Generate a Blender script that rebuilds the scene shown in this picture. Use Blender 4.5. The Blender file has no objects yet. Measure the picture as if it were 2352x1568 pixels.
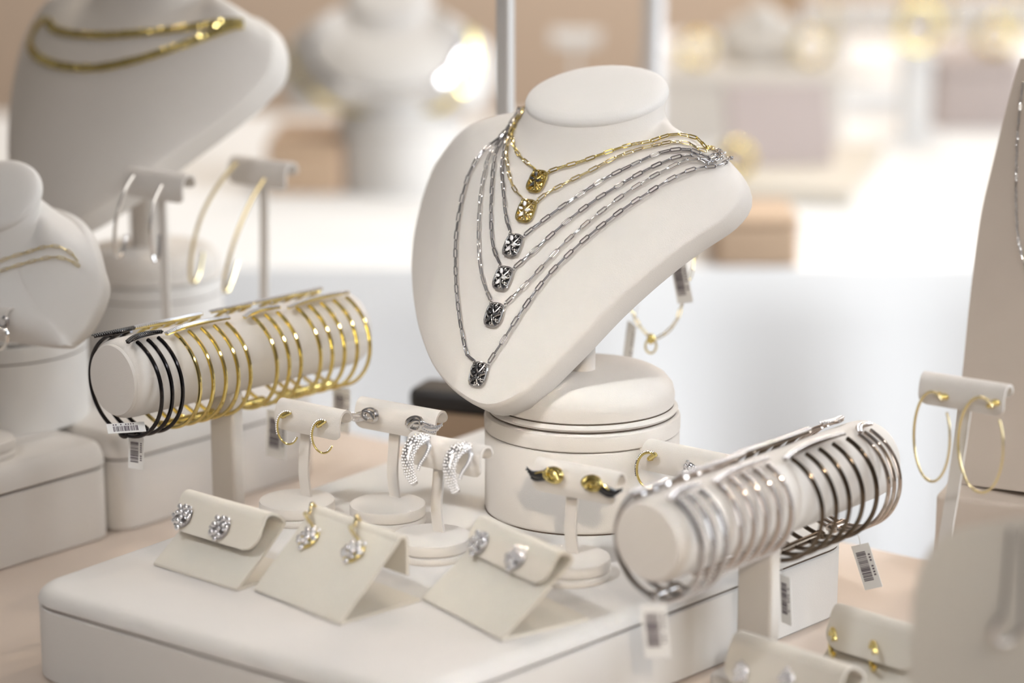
import bpy, math, random
from mathutils import Vector, Matrix
from mathutils.bvhtree import BVHTree

random.seed(7)
SC = bpy.context.scene
COL = SC.collection
PI = math.pi
R = math.radians

# ------------------------------------------------------------------ camera
FPX = 85 / 36 * 2352
PITCH = R(13.4)
CAMZ = 1.1665
CAM = Vector((0, 0, CAMZ))
cF = Vector((0, math.cos(PITCH), -math.sin(PITCH)))
cU = Vector((0, math.sin(PITCH), math.cos(PITCH)))
cR = Vector((1, 0, 0))
LZ = CAMZ - 0.37245          # top of the front display box
TZ = LZ - 0.044              # top of the near table
def ray(x, y): return cF + cR * ((x - 1176) / FPX) - cU * ((y - 784) / FPX)
def at(x, y, Z): return CAM + ray(x, y) * Z                       # photo point at a measured distance
def onz(x, y, z):                                                  # photo point on a horizontal plane
    d = ray(x, y); return CAM + d * ((z - CAMZ) / d.z)
def ony(x, y, Y):
    d = ray(x, y); return CAM + d * (Y / d.y)
def px(p):
    q = p - CAM; Z = q.dot(cF)
    return 1176 + FPX * q.dot(cR) / Z, 784 - FPX * q.dot(cU) / Z
def Tm(v): return Matrix.Translation(Vector(v))
def Rz(a): return Matrix.Rotation(R(a), 4, 'Z')
def Rx(a): return Matrix.Rotation(R(a), 4, 'X')
def Ry(a): return Matrix.Rotation(R(a), 4, 'Y')
def frame_m(o, x, y, z):
    m = Matrix.Identity(4)
    for i, c in enumerate((x, y, z, o)):
        for j in range(3): m[j][i] = c[j]
    return m

# ------------------------------------------------------------------ materials
def mat(name, col, rough=.5, metal=0, bump=0, scale=1500, var=0, sheen=0, spec=.5, coat=0, coltwo=None, varscale=30):
    m = bpy.data.materials.new(name); m.use_nodes = True
    nt = m.node_tree; b = nt.nodes['Principled BSDF']
    b.inputs['Base Color'].default_value = (*col, 1)
    b.inputs['Roughness'].default_value = rough
    b.inputs['Metallic'].default_value = metal
    b.inputs['Specular IOR Level'].default_value = spec
    if sheen:
        b.inputs['Sheen Weight'].default_value = sheen; b.inputs['Sheen Roughness'].default_value = .4
    if coat: b.inputs['Coat Weight'].default_value = coat
    tc = nt.nodes.new('ShaderNodeTexCoord')
    if var or coltwo:
        n = nt.nodes.new('ShaderNodeTexNoise'); n.inputs['Scale'].default_value = varscale; n.inputs['Detail'].default_value = 5
        nt.links.new(tc.outputs['Object'], n.inputs['Vector'])
        r = nt.nodes.new('ShaderNodeMix'); r.data_type = 'RGBA'
        c2 = coltwo or tuple(c * (1 - var) for c in col)
        r.inputs['A'].default_value = (*col, 1); r.inputs['B'].default_value = (*c2, 1)
        nt.links.new(n.outputs['Fac'], r.inputs['Factor']); nt.links.new(r.outputs['Result'], b.inputs['Base Color'])
    if bump:
        n = nt.nodes.new('ShaderNodeTexNoise'); n.inputs['Scale'].default_value = scale; n.inputs['Detail'].default_value = 4
        nt.links.new(tc.outputs['Object'], n.inputs['Vector'])
        bp = nt.nodes.new('ShaderNodeBump'); bp.inputs['Strength'].default_value = bump; bp.inputs['Distance'].default_value = .0006
        nt.links.new(n.outputs['Fac'], bp.inputs['Height']); nt.links.new(bp.outputs['Normal'], b.inputs['Normal'])
    return m
M = {}
M['suede'] = mat('cream_suede', (.71, .67, .625), .9, bump=.22, scale=1800, var=.07, sheen=.15, spec=.15)
M['suede_cool'] = mat('pale_suede', (.71, .685, .655), .9, bump=.2, scale=1500, var=.06, sheen=.1, spec=.15)
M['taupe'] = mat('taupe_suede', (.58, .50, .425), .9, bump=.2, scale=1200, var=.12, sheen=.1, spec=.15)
M['leather'] = mat('cream_leatherette', (.70, .655, .58), .55, bump=.08, scale=2500, var=.04, spec=.3)
M['seam_shade'] = mat('seam_shadow_brown', (.10, .07, .05), .9)  # dark brown that paints the shade inside the seam grooves
M['gold'] = mat('polished_gold', (.83, .68, .27), .11, 1)
M['gold_pale'] = mat('pale_gold', (.88, .75, .43), .15, 1)
M['gold_dark'] = mat('recessed_gold', (.84, .64, .22), .28, 1)
M['silver'] = mat('polished_silver', (.86, .85, .84), .12, 1)
M['steel'] = mat('oxidised_silver', (.42, .41, .42), .2, 1)
M['rose'] = mat('rose_silver', (.60, .53, .48), .13, 1)
M['grey_silver'] = mat('grey_silver', (.52, .50, .49), .12, 1)
M['black_metal'] = mat('black_rhodium', (.055, .052, .055), .14, 1, spec=.6)
M['bronze'] = mat('dark_bronze_metal', (.16, .125, .095), .16, 1)
M['recess'] = mat('blackened_recess', (.015, .014, .015), .5)
M['crystal'] = mat('white_diamond', (.95, .95, .97), .06, .8, spec=.9, coat=.6)
M['bright_stone'] = mat('bright_white_stone', (.95, .95, .96), .12, .25, spec=.9, coat=.8)
M['black_stone'] = mat('black_diamond', (.012, .012, .014), .06, 0, spec=.9, coat=1)
M['paper'] = mat('tag_paper', (.86, .86, .85), .7)
M['ink'] = mat('tag_ink', (.10, .075, .10), .8)
M['string'] = mat('white_thread', (.8, .8, .78), .8)
M['table'] = mat('beige_tabletop', (.66, .56, .48), .55, bump=.05, scale=300, var=.08, varscale=8)
M['cloth'] = mat('white_tablecloth', (.88, .88, .88), .85, bump=.05, scale=600)
M['wall'] = mat('tan_wall_paint', (.66, .52, .40), .9, var=.05, varscale=2)
M['wall_pale'] = mat('pale_wall_paint', (.42, .40, .385), .9, var=.05, varscale=2)
M['ceiling'] = mat('grey_ceiling_paint', (.32, .32, .33), .9)
M['floor'] = mat('taupe_carpet', (.42, .35, .30), .95, bump=.3, scale=400, var=.15)
M['pole'] = mat('brushed_grey_metal', (.62, .60, .58), .45, .35)
M['pole_white'] = mat('white_powder_coat', (.8, .8, .8), .5)
M['tanbox'] = mat('tan_suede', (.58, .42, .29), .9, var=.06, sheen=.1)
M['lilac'] = mat('mauve_suede', (.50, .43, .41), .9, var=.05)
M['black_leather'] = mat('black_leather', (.02, .018, .018), .45, bump=.1, scale=700)
M['tan_leather'] = mat('tan_leather', (.42, .30, .2), .6, bump=.1, scale=500)
M['wood'] = mat('warm_wood', (.5, .3, .14), .5, var=.3, varscale=15)

# ------------------------------------------------------------------ mesh building
class MB:
    def __init__(s): s.v = []; s.f = []; s.flat = set()
    def add(s, vs, fs, m=None, flat=False):
        b = len(s.v)
        s.v += [(m @ Vector(p)) if m is not None else Vector(p) for p in vs]
        if flat: s.flat.update(range(len(s.f), len(s.f) + len(fs)))
        s.f += [tuple(b + i for i in f) for f in fs]
        return s
    def tube(s, pts, r, n=8, closed=False, m=None, flatten=None, cap=True):
        pts = [Vector(p) for p in pts]; N = len(pts)
        rad = r if callable(r) else (lambda u: r)
        vs, prev = [], None
        for i, p in enumerate(pts):
            if closed: d = pts[(i + 1) % N] - pts[i - 1]
            else: d = pts[min(i + 1, N - 1)] - pts[max(i - 1, 0)]
            d.normalize()
            if prev is None:
                a = Vector((0, 0, 1)) if abs(d.z) < .9 else Vector((1, 0, 0))
                prev = (a - d * a.dot(d)).normalized()
            else:
                q = prev - d * prev.dot(d)
                if q.length > 1e-6: prev = q.normalized()
            c = d.cross(prev)
            rr = rad(i / max(N - 1, 1))
            for k in range(n):
                t = 2 * PI * k / n
                o = prev * math.cos(t) + c * math.sin(t)
                if flatten is not None:
                    w, amt = flatten
                    o = o - w * (o.dot(w) * (1 - amt))
                vs.append(p + o * rr)
        fs = []
        for i in range(N if closed else N - 1):
            j = (i + 1) % N
            for k in range(n):
                l = (k + 1) % n
                fs.append((i * n + k, i * n + l, j * n + l, j * n + k))
        if not closed and cap:
            fs.append(tuple(range(n - 1, -1, -1))); fs.append(tuple((N - 1) * n + k for k in range(n)))
        return s.add(vs, fs, m)
    def lathe(s, prof, n=48, m=None, sx=1, sy=1):
        vs = []; P = len(prof)
        for r, z in prof:
            for k in range(n):
                t = 2 * PI * k / n
                vs.append((r * math.cos(t) * sx, r * math.sin(t) * sy, z))
        fs = []
        for i in range(P - 1):
            for k in range(n):
                l = (k + 1) % n
                fs.append((i * n + k, i * n + l, (i + 1) * n + l, (i + 1) * n + k))
        fs.append(tuple(range(n - 1, -1, -1))); fs.append(tuple((P - 1) * n + k for k in range(n)))
        return s.add(vs, fs, m)
    def box(s, x0, x1, y0, y1, z0, z1, m=None, bev=0.0):
        if bev:
            return s.rbox([(x0, y0), (x1, y0), (x1, y1), (x0, y1)], z0, z1, bev, bev, m)
        vs = [(x, y, z) for z in (z0, z1) for x, y in ((x0, y0), (x1, y0), (x1, y1), (x0, y1))]
        return s.add(vs, [(3, 2, 1, 0), (4, 5, 6, 7), (0, 1, 5, 4), (1, 2, 6, 5), (2, 3, 7, 6), (3, 0, 4, 7)], m)
    def rbox(s, quad, z0, z1, rc, re, m=None, bottom=True, seg=5):
        """a prism over a polygon (counter-clockwise) with rounded vertical corners rc and rounded top (and bottom) edges re"""
        prof = []
        if bottom: prof += [(re * (1 - math.sin(a)), z0 + re * (1 - math.cos(a))) for a in [PI / 2 * i / seg for i in range(seg + 1)]]
        else: prof += [(0, z0)]
        prof += [(re * (1 - math.cos(a)), z1 - re * (1 - math.sin(a))) for a in [PI / 2 * i / seg for i in range(seg + 1)]]
        return s.stackpoly(quad, prof, rc, m)
    def stackpoly(s, quad, prof, rc, m=None, seg=8):
        """loops of a rounded polygon inset by prof[i][0] at height prof[i][1]"""
        loops = [roundpoly(quad, rc, ins, seg) for ins, z in prof]
        n = len(loops[0]); vs = []
        for lp, (ins, z) in zip(loops, prof): vs += [(x, y, z) for x, y in lp]
        fs = []
        for i in range(len(prof) - 1):
            for k in range(n):
                l = (k + 1) % n
                fs.append((i * n + k, i * n + l, (i + 1) * n + l, (i + 1) * n + k))
        fs.append(tuple(range(n - 1, -1, -1))); fs.append(tuple((len(prof) - 1) * n + k for k in range(n)))
        return s.add(vs, fs, m)
    def sheet(s, rows, th, m=None):
        """a closed sheet of thickness th over a grid of points"""
        A, B = len(rows), len(rows[0])
        g = [[Vector(p) for p in r] for r in rows]
        nr = []
        for i in range(A):
            q = []
            for j in range(B):
                du = g[min(i + 1, A - 1)][j] - g[max(i - 1, 0)][j]
                dv = g[i][min(j + 1, B - 1)] - g[i][max(j - 1, 0)]
                c = du.cross(dv)
                q.append(c.normalized() if c.length > 1e-12 else Vector((0, 0, 1)))
            nr.append(q)
        vs = [g[i][j] + nr[i][j] * th / 2 for i in range(A) for j in range(B)]
        vs += [g[i][j] - nr[i][j] * th / 2 for i in range(A) for j in range(B)]
        o = A * B; fs = []
        for i in range(A - 1):
            for j in range(B - 1):
                a, b, c, d = i * B + j, (i + 1) * B + j, (i + 1) * B + j + 1, i * B + j + 1
                fs.append((a, b, c, d)); fs.append((o + d, o + c, o + b, o + a))
        for i in range(A - 1):
            for j, fl in ((0, 1), (B - 1, 0)):
                a, b = i * B + j, (i + 1) * B + j
                fs.append((a, o + a, o + b, b) if fl else (b, o + b, o + a, a))
        for j in range(B - 1):
            for i, fl in ((0, 0), (A - 1, 1)):
                a, b = i * B + j, i * B + j + 1
                fs.append((a, o + a, o + b, b) if fl else (b, o + b, o + a, a))
        return s.add(vs, fs, m)
    def ball(s, c, r, n=8, k=5, m=None, sc=(1, 1, 1), flat=False):
        vs = [(0, 0, 1)]
        for i in range(1, k):
            a = PI * i / k
            vs += [(math.sin(a) * math.cos(2 * PI * j / n), math.sin(a) * math.sin(2 * PI * j / n), math.cos(a)) for j in range(n)]
        vs.append((0, 0, -1))
        fs = [(0, 1 + j, 1 + (j + 1) % n) for j in range(n)]
        for i in range(k - 2):
            for j in range(n):
                a, b = 1 + i * n + j, 1 + i * n + (j + 1) % n
                fs.append((a, a + n, b + n, b))
        e = len(vs) - 1; o = 1 + (k - 2) * n
        fs += [(o + (j + 1) % n, o + j, e) for j in range(n)]
        mm = Tm(c) @ Matrix.Diagonal((r * sc[0], r * sc[1], r * sc[2], 1))
        if m is not None: mm = m @ mm
        return s.add(vs, fs, mm, flat)
    def gem(s, c, r, m=None, h=.7):
        """a faceted brilliant, table facing +z"""
        n = 8; vs = []
        for rr, z, o in ((.55, h * .55, 0), (.9, h * .3, .5), (1, 0, 0), (.05, -h * .6, 0)):
            vs += [(rr * math.cos(2 * PI * (k + o) / n), rr * math.sin(2 * PI * (k + o) / n), z) for k in range(n)]
        fs = [tuple(range(n))]
        for i in range(3):
            for k in range(n):
                l = (k + 1) % n
                fs.append(((i + 1) * n + k, (i + 1) * n + l, i * n + l, i * n + k))
        mm = Tm(c) @ Matrix.Diagonal((r, r, r, 1))
        if m is not None: mm = m @ mm
        return s.add(vs, fs, mm, True)
    def link(s, m, L, w, r, n=7):
        """one oval chain link lying in its own xy plane, long axis x"""
        a, b = L / 2 - r - (w / 2 - r), w / 2 - r
        pts = [(a + b * math.cos(t), b * math.sin(t), 0) for t in [-PI / 2 + PI * i / 6 for i in range(7)]]
        pts += [(-a - b * math.cos(t), -b * math.sin(t), 0) for t in [-PI / 2 + PI * i / 6 for i in range(7)]]
        return s.tube(pts, r, 6, True, m)
def roundpoly(quad, rc, inset=0, seg=8):
    Q = [Vector(p) for p in quad]; n = len(Q)
    # inset polygon
    lines = []
    for i in range(n):
        a, b = Q[i], Q[(i + 1) % n]; d = (b - a).normalized(); nn = Vector((-d.y, d.x))
        lines.append((a + nn * inset, d))
    P = []
    for i in range(n):
        (a, d), (b, e) = lines[i - 1], lines[i]
        den = d.x * e.y - d.y * e.x
        t = ((b - a).x * e.y - (b - a).y * e.x) / den
        P.append(a + d * t)
    out = []
    rr = max(rc - inset, rc * .12)
    for i in range(n):
        p, q0, q1 = P[i], P[i - 1], P[(i + 1) % n]
        d0, d1 = (q0 - p).normalized(), (q1 - p).normalized()
        ang = d0.angle(d1); cut = rr / math.tan(ang / 2); cen = p + (d0 + d1).normalized() * (rr / math.sin(ang / 2))
        a, b = p + d0 * cut - cen, p + d1 * cut - cen
        a0 = math.atan2(a.y, a.x); a1 = math.atan2(b.y, b.x); da = (a1 - a0 + PI) % (2 * PI) - PI
        for k in range(seg + 1):
            t = a0 + da * k / seg
            out.append((cen.x + rr * math.cos(t), cen.y + rr * math.sin(t)))
    return out
def setp(o, label=None, cat=None, group=None, kind=None):
    for k, v in (('label', label), ('category', cat), ('group', group), ('kind', kind)):
        if v: o[k] = v
    return o
def build(name, mb, m, parent=None):
    me = bpy.data.meshes.new(name); me.from_pydata([tuple(v) for v in mb.v], [], mb.f)
    me.validate()
    me.polygons.foreach_set('use_smooth', [i not in mb.flat for i in range(len(me.polygons))])
    me.materials.append(m)
    o = bpy.data.objects.new(name, me); COL.objects.link(o)
    if parent is not None: o.parent = parent
    md = None
    try: me.set_sharp_from_angle(angle=R(38))
    except Exception: pass
    return o
def thing(name, label, cat, m=None, group=None):
    o = bpy.data.objects.new(name, None); COL.objects.link(o); o.empty_display_size = .01
    if m is not None: o.matrix_world = m
    return setp(o, label, cat, group)
def solo(name, mb, m, label, cat, mw=None, group=None):
    o = build(name, mb, m)
    if mw is not None: o.matrix_world = mw
    return setp(o, label, cat, group)
def kids(o):
    out = [o]
    for c in o.children: out += kids(c)
    return out
def bvh(*roots):
    bpy.context.view_layer.update()
    vs, fs = [], []
    for r in roots:
        for o in kids(r):
            if o.type != 'MESH': continue
            b = len(vs); vs += [o.matrix_world @ v.co for v in o.data.vertices]
            fs += [tuple(b + i for i in p.vertices) for p in o.data.polygons]
    return BVHTree.FromPolygons(vs, fs)
def hit(tree, x, y):
    l, n, i, d = tree.ray_cast(CAM, ray(x, y).normalized())
    if l is None:
        return None, None
    if n.dot(ray(x, y)) > 0: n = -n
    return l, n
def catmull(P, k=10, closed=False):
    P = [Vector(p) for p in P]; out = []; N = len(P)
    for i in range(N if closed else N - 1):
        if closed: a, b, c, d = P[i - 1], P[i], P[(i + 1) % N], P[(i + 2) % N]
        else: a, b, c, d = P[max(i - 1, 0)], P[i], P[i + 1], P[min(i + 2, N - 1)]
        for j in range(k):
            t = j / k
            out.append(.5 * ((2 * b) + (c - a) * t + (2 * a - 5 * b + 4 * c - d) * t * t + (3 * b - a - 3 * c + d) * t ** 3))
    if not closed: out.append(P[-1])
    return out
def resample(P, step, closed=False):
    if closed: P = P + [P[0]]
    out = [P[0]]; acc = 0
    for a, b in zip(P, P[1:]):
        L = (b - a).length
        if L < 1e-9: continue
        t = step - acc
        while t <= L:
            out.append(a + (b - a) * (t / L)); t += step
        acc = L - (t - step)
    return out

YAW = 38.0
def axes(yaw):
    a = R(yaw); return Vector((math.cos(a), -math.sin(a), 0)), Vector((math.sin(a), math.cos(a), 0))
def stand_m(p, yaw):                                              # local x along the piece, local y towards its back
    t, b = axes(yaw); return frame_m(p, t, b, Vector((0, 0, 1)))

# ================================================================== THE ROOM
def struct(name, mb, m): return setp(build(name, mb, m), kind='structure')
struct('floor', MB().box(-4, 4, -2.5, 5.2, -.05, 0), M['floor'])
struct('ceiling', MB().box(-4, 4, -2.5, 5.2, 2.9, 2.95), M['ceiling'])
struct('wall_back', MB().box(-4, 4, 5.0, 5.1, 0, 2.9), M['wall'])
struct('wall_left', MB().box(-4, -3.9, -2.5, 5, 0, 2.9), M['wall_pale'])
struct('wall_right', MB().box(3.9, 4, -2.5, 5, 0, 2.9), M['wall_pale'])
struct('wall_front', MB().box(-4, 4, -2.5, -2.4, 0, 2.9), M['wall_pale'])

# near table: a beige top turned 38 degrees, on four legs
tt, tb = axes(YAW)
def loc2(u, w): return tt * u + tb * w
tab = thing('display_table', 'beige topped table under the jewellery displays in front', 'table', Tm((0, 0, 0)))
FAR = onz(850, 1000, TZ).dot(tb)
cor = [loc2(-1.35, .18), loc2(.55, .18), loc2(.55, FAR), loc2(-1.35, FAR)]
build('table_top', MB().rbox([(c.x, c.y) for c in cor], TZ - .03, TZ, .02, .004), M['table'], tab)
for u in (-1.3, .5):
    for w in (.23, FAR - .05):
        p = loc2(u, w)
        build('leg', MB().box(-.025, .025, -.025, .025, 0, TZ - .03, stand_m(p, YAW)), M['pole_white'], tab)

# ================================================================== DISPLAY BOXES
def display_box(quad, z0, zseam, z1, rc, label, m=M['suede'], dome=.0, re=.007):
    c = sum((Vector((p.x, p.y)) for p in quad), Vector((0, 0))) / len(quad)
    q = [(p.x - c.x, p.y - c.y) for p in quad]
    t = thing('display_box', label, 'display box', Tm((c.x, c.y, z0)))
    h, s = z1 - z0, zseam - z0
    body = [(.0015, 0), (0, .0015)] + [(0, s - .0012), (.0008, s - .0005), (.002, s)]
    build('body', MB().stackpoly(q, body, rc), m, t)
    seg = 8
    lid = [(.002, s + .0001), (.0006, s + .0006), (-.0004, s + .0015)]
    r2 = h - s - .0015
    lid += [(-.0004 + re * (1 - math.cos(a)), s + .0015 + r2 * math.sin(a)) for a in [PI / 2 * i / seg for i in range(1, seg + 1)]]
    build('lid', MB().stackpoly(q, lid, rc), m, t)
    build('seam_shade', MB().tube([(x, y, s) for x, y in roundpoly(q, rc, .0012)], .0005, 6, True), M['seam_shade'], t)
    return t
def flatp(p): return Vector((p.x, p.y, 0))
LSEAM = LZ - .008
quadA = [Vector((-.0435, .932, 0)), Vector((.172, 1.160, 0)), Vector((-.004, 1.372, 0)), Vector((-.2305, 1.0715, 0))]
boxA = display_box(quadA, TZ, LSEAM, LZ, .022, 'cream suede display box in front carrying the drum and earring stands', M['suede_cool'], re=.009)
# two matching boxes in a row at the left
l0 = onz(265, 1230, TZ); l0b = onz(272, 1228, TZ)
LBT = TZ + .055
d_l = (onz(265, 1230, TZ) - onz(0, 1312, TZ)).normalized(); p_l = Vector((-d_l.y, d_l.x, 0))
def lquad(a, b, depth):
    return [a, b, b + p_l * depth, a + p_l * depth]
boxL = display_box(lquad(l0 - d_l * .36, l0, .19), TZ, TZ + .041, LBT, .012, 'pale suede box at the left edge of the table under the small bust')
l1 = l0b + d_l * .0015
e1 = onz(735, 1086, TZ); L2 = (e1 - l1).dot(d_l)
boxM = display_box(lquad(l1, l1 + d_l * L2, .19), TZ, TZ + .041, LBT, .012, 'pale suede box on the table behind the gold cuff bar')

# ================================================================== BUSTS
VL = [0, .05, .15, .3, .45, .6, .75, .9, 1.0]
def interp(x, xs, ys):
    if x <= xs[0]: return ys[0]
    for a, b, c, d in zip(xs, xs[1:], ys, ys[1:]):
        if x <= b: return c + (d - c) * (x - a) / (b - a)
    return ys[-1]
class Bust:
    """a reclined necklace bust: local x across, y up the chest, z out of the chest"""
    def __init__(s, H, wl, wr, k=4.0, th=.022, neck=(0, .176, -.030), ra=.038, rb=.034, cap=47, shoulder=None, S=1.0, M_=120):
        s.k = k; s.H = H
        right = [(interp(i / 30, VL, wr), H * i / 30) for i in range(31)]
        left = [(-interp(i / 30, VL, wl), H * i / 30) for i in range(31)]
        wR, wL = wr[-1], wl[-1]
        n0 = lambda x: -k * x * x
        cr = shoulder or .085
        top = []
        for f, dv in ((.97, .006), (.9, .014), (.78, .021), (.62, .026), (.42, .030), (.2, .033), (0, .034)):
            top.append((wR * f, H + dv, f))
        topl = [(-wL * f, v, f) for (x, v, f) in top[:-1]][::-1]
        raw = [Vector((x, v, n0(x))) for x, v in right]
        def tz(x, f):
            u = 1 - f; return n0(x) * (f ** 1.0) - cr * (1 - f * f) ** 1.2 if f < 1 else n0(x)
        raw += [Vector((x, v, tz(x, f))) for x, v, f in top]
        raw += [Vector((x, v, tz(x, f))) for x, v, f in topl]
        raw += [Vector((x, v, n0(x))) for x, v in left[::-1]]
        raw = [p for i, p in enumerate(raw) if (p - raw[i - 1]).length > 1e-5]
        sm = catmull(raw, 4, True)
        tot = sum((sm[i] - sm[i - 1]).length for i in range(len(sm)))
        O = resample(sm, tot / M_, True)[:M_]
        for _ in range(2):
            O = [(O[i - 1] + O[i] * 2 + O[(i + 1) % len(O)]) / 4 for i in range(len(O))]
        c = Vector(neck); a = R(cap)
        s.axis = Vector((0, math.cos(a), math.sin(a))); fr = Vector((0, -math.sin(a), math.cos(a)))
        s.c = c
        cen = Vector((neck[0], H + .012))
        NN = []
        for p in O:
            ph = math.atan2(p.y - cen.y, p.x - cen.x)
            NN.append((c + Vector((1, 0, 0)) * ra * math.cos(ph) - fr * rb * math.sin(ph), ph))
        rings = 26
        s.grid = []
        for p, (n, ph) in zip(O, NN):
            back = min(max((math.sin(ph) + .15) / .6, 0), 1)
            back = back * back * (3 - 2 * back)
            n1 = n + Vector((0, -.016, 0)) * (1 - .3 * back)
            cp = [n, n + (n1 - n) * .5, n1]
            for f in (.22, .42, .62, .82, 1):
                q = n1.lerp(p, f)
                g = (1 - f) ** 2.2
                zs = (-k * q.x * q.x) * (1 - g) + n1.z * g
                zb = n1.z + (p.z - n1.z) * f
                q.z = zs * (1 - back) + zb * back
                if f == 1: q.z = p.z
                cp.append(q)
            s.grid.append(bspline(cp, rings))
        s.O, s.N, s.M_ = O, [n for n, _ in NN], len(O)
        s.mb = MB(); n = s.M_
        vs = []
        for r in range(rings): vs += [s.grid[i][r] for i in range(n)]
        outw = []
        for i in range(n):
            t = (O[(i + 1) % n] - O[i - 1]).normalized(); o = t.cross(Vector((0, 0, 1)))
            outw.append(o.normalized())
        steps = [(.0012, .0012), (.0018, .0032), (.0016, th * .5), (.0012, th - .0035), (.0, th - .001), (-.0025, th)]
        for o, d in steps: vs += [O[i] + outw[i] * o - Vector((0, 0, d)) for i in range(n)]
        # hollow, slightly sunken back
        for f, dd in ((.85, .002), (.5, .006), (.15, .008)):
            bc = Vector((0, H * .7, -.03 - th))
            vs += [bc.lerp(O[i] - Vector((0, 0, th)), f) + Vector((0, 0, dd)) for i in range(n)]
        fs = []; T = rings + len(steps) + 3
        for r in range(T - 1):
            for i in range(n):
                j = (i + 1) % n
                fs.append((r * n + i, (r + 1) * n + i, (r + 1) * n + j, r * n + j))
        fs.append(tuple((T - 1) * n + i for i in range(n)))
        s.mb.add(vs, fs)
        # neck cap: a padded oval disc with a seam round it
        cm = MB(); cv = []
        prof = [(1.0, -.0018), (1.012, -.0006), (1.008, .0008), (.985, .0022), (.93, .0032), (.8, .0042), (.5, .005), (.2, .0053)]
        for q, h in prof: cv += [c + (p - c) * q + s.axis * h for p in s.N]
        cf = []
        for r in range(len(prof) - 1):
            for i in range(n):
                j = (i + 1) % n
                cf.append((r * n + j, (r + 1) * n + j, (r + 1) * n + i, r * n + i))
        cf.append(tuple((len(prof) - 1) * n + i for i in range(n))[::-1])
        cm.add(cv, cf); s.cap = cm
def bspline(cp, n):
    """clamped cubic B-spline through control points, n samples"""
    p = 3; m = len(cp); kn = [0] * (p + 1) + [i / (m - p) for i in range(1, m - p)] + [1] * (p + 1)
    out = []
    for q in range(n):
        u = q / (n - 1)
        if u >= 1: out.append(Vector(cp[-1])); continue
        k = max(i for i in range(p, m) if kn[i] <= u)
        d = [Vector(cp[j + k - p]) for j in range(p + 1)]
        for r in range(1, p + 1):
            for j in range(p, r - 1, -1):
                den = kn[j + 1 + k - r] - kn[j + k - p]
                al = (u - kn[j + k - p]) / den if den else 0
                d[j] = d[j - 1] * (1 - al) + d[j] * al
        out.append(d[p])
    return out
def bust_frame(O, yaw, rec):
    a, r = R(yaw), R(rec)
    t = Vector((math.cos(a), -math.sin(a), 0)); nh = Vector((-math.sin(a), -math.cos(a), 0)); z = Vector((0, 0, 1))
    n = nh * math.cos(r) + z * math.sin(r); v = -nh * math.sin(r) + z * math.cos(r)
    return frame_m(O, t, v, n)

WL = [.001, .0204, .0409, .061, .0775, .0925, .1035, .1060, .1005]
WR = [.001, .0154, .0239, .0356, .0458, .0572, .0695, .0835, .0880]
BO = Vector((-.0135, 1.1473, -.3059 + CAMZ))
main = Bust(.134, WL, WR, k=5.7, neck=(.000, .1765, -.036))
MBF = bust_frame(BO, 30, 28)
drum_c = onz(1336, 1162, LZ)
base_z = LZ + .0522
bust = thing('necklace_bust', 'cream suede bust on the drum wearing six pendant necklaces', 'jewelry bust', Tm((drum_c.x, drum_c.y, base_z)))
def into(root, mb, mw):
    inv = root.matrix_world.inverted() @ mw
    mb.v = [inv @ v for v in mb.v]; return mb
bpy.context.view_layer.update()
torso = build('torso', into(bust, main.mb, MBF), M['suede'], bust)
build('neck_cap', into(bust, main.cap, MBF), M['suede_cool'], bust)
build('stem', MB().lathe([(.0065, .018), (.0065, .0815), (.012, .083), (.014, .086), (.010, .088)], 24), M['suede'], bust)
build('base', MB().lathe([(.046, 0), (.0482, .0006), (.0490, .0018), (.0482, .0030), (.0468, .0036), (.0462, .0040), (.0470, .0046), (.0472, .009), (.0462, .0135), (.043, .0175), (.039, .0198), (.034, .0208), (.02, .021)], 72), M['suede'], bust)
def ring_seam_shade(parent, r, z, w=.00035): 
    return build('seam_shade', MB().tube([(r * math.cos(2 * PI * i / 72), r * math.sin(2 * PI * i / 72), z) for i in range(72)], w, 6, True), M['seam_shade'], parent)
ring_seam_shade(bust, .0466, .0038, .0003)
ring_seam_shade(bust, .0480, .0001, .00025)
drum = thing('riser_drum', 'round cream suede drum riser under the pendant necklace bust', 'display riser', Tm(drum_c))
build('body', MB().lathe([(.0490, 0), (.0498, .0008), (.0500, .002), (.0500, .0415), (.0496, .0421), (.0488, .0424)], 72), M['suede'], drum)
build('lid', MB().lathe([(.0488, .0425), (.0496, .0427), (.0502, .0434), (.0503, .0492), (.0498, .0508), (.0486, .0516), (.046, .052)], 72), M['suede'], drum)
ring_seam_shade(drum, .0488, .04245, .00035)
ring_seam_shade(drum, .0497, .0003, .0004)

# ================================================================== PENDANT NECKLACES ON THE BUST
tor = bvh(torso)
def on_bust(tree, pts, off):
    out = []
    for x, y in pts:
        l, n = hit(tree, x, y)
        if l is not None: out.append(l + n * off)
    return out
def chain_mesh(path, L, w, r, tree=None, twist=(12, 102), closed=False, up=None):
    """oval links threaded along a path of points"""
    pitch = L - 2.4 * r
    tot = sum((b - a).length for a, b in zip(path, path[1:]))
    pitch = tot / max(round(tot / pitch), 1) * .9999
    P = resample(path, pitch, closed); mb = MB()
    for i, (a, b) in enumerate(zip(P, P[1:])):
        d = (b - a).normalized(); c = (a + b) / 2
        if tree is not None:
            l, n, _, _ = tree.find_nearest(c)
            u = (c - l).normalized() if (c - l).length > 1e-6 else n
        else: u = up or Vector((0, -.6, .8))
        u = (u - d * u.dot(d)).normalized(); s_ = u.cross(d)
        mb.link(frame_m(c, d, s_, u) @ Rx(twist[i % 2] + random.uniform(-8, 8)), L, w, r)
    return mb
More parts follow.
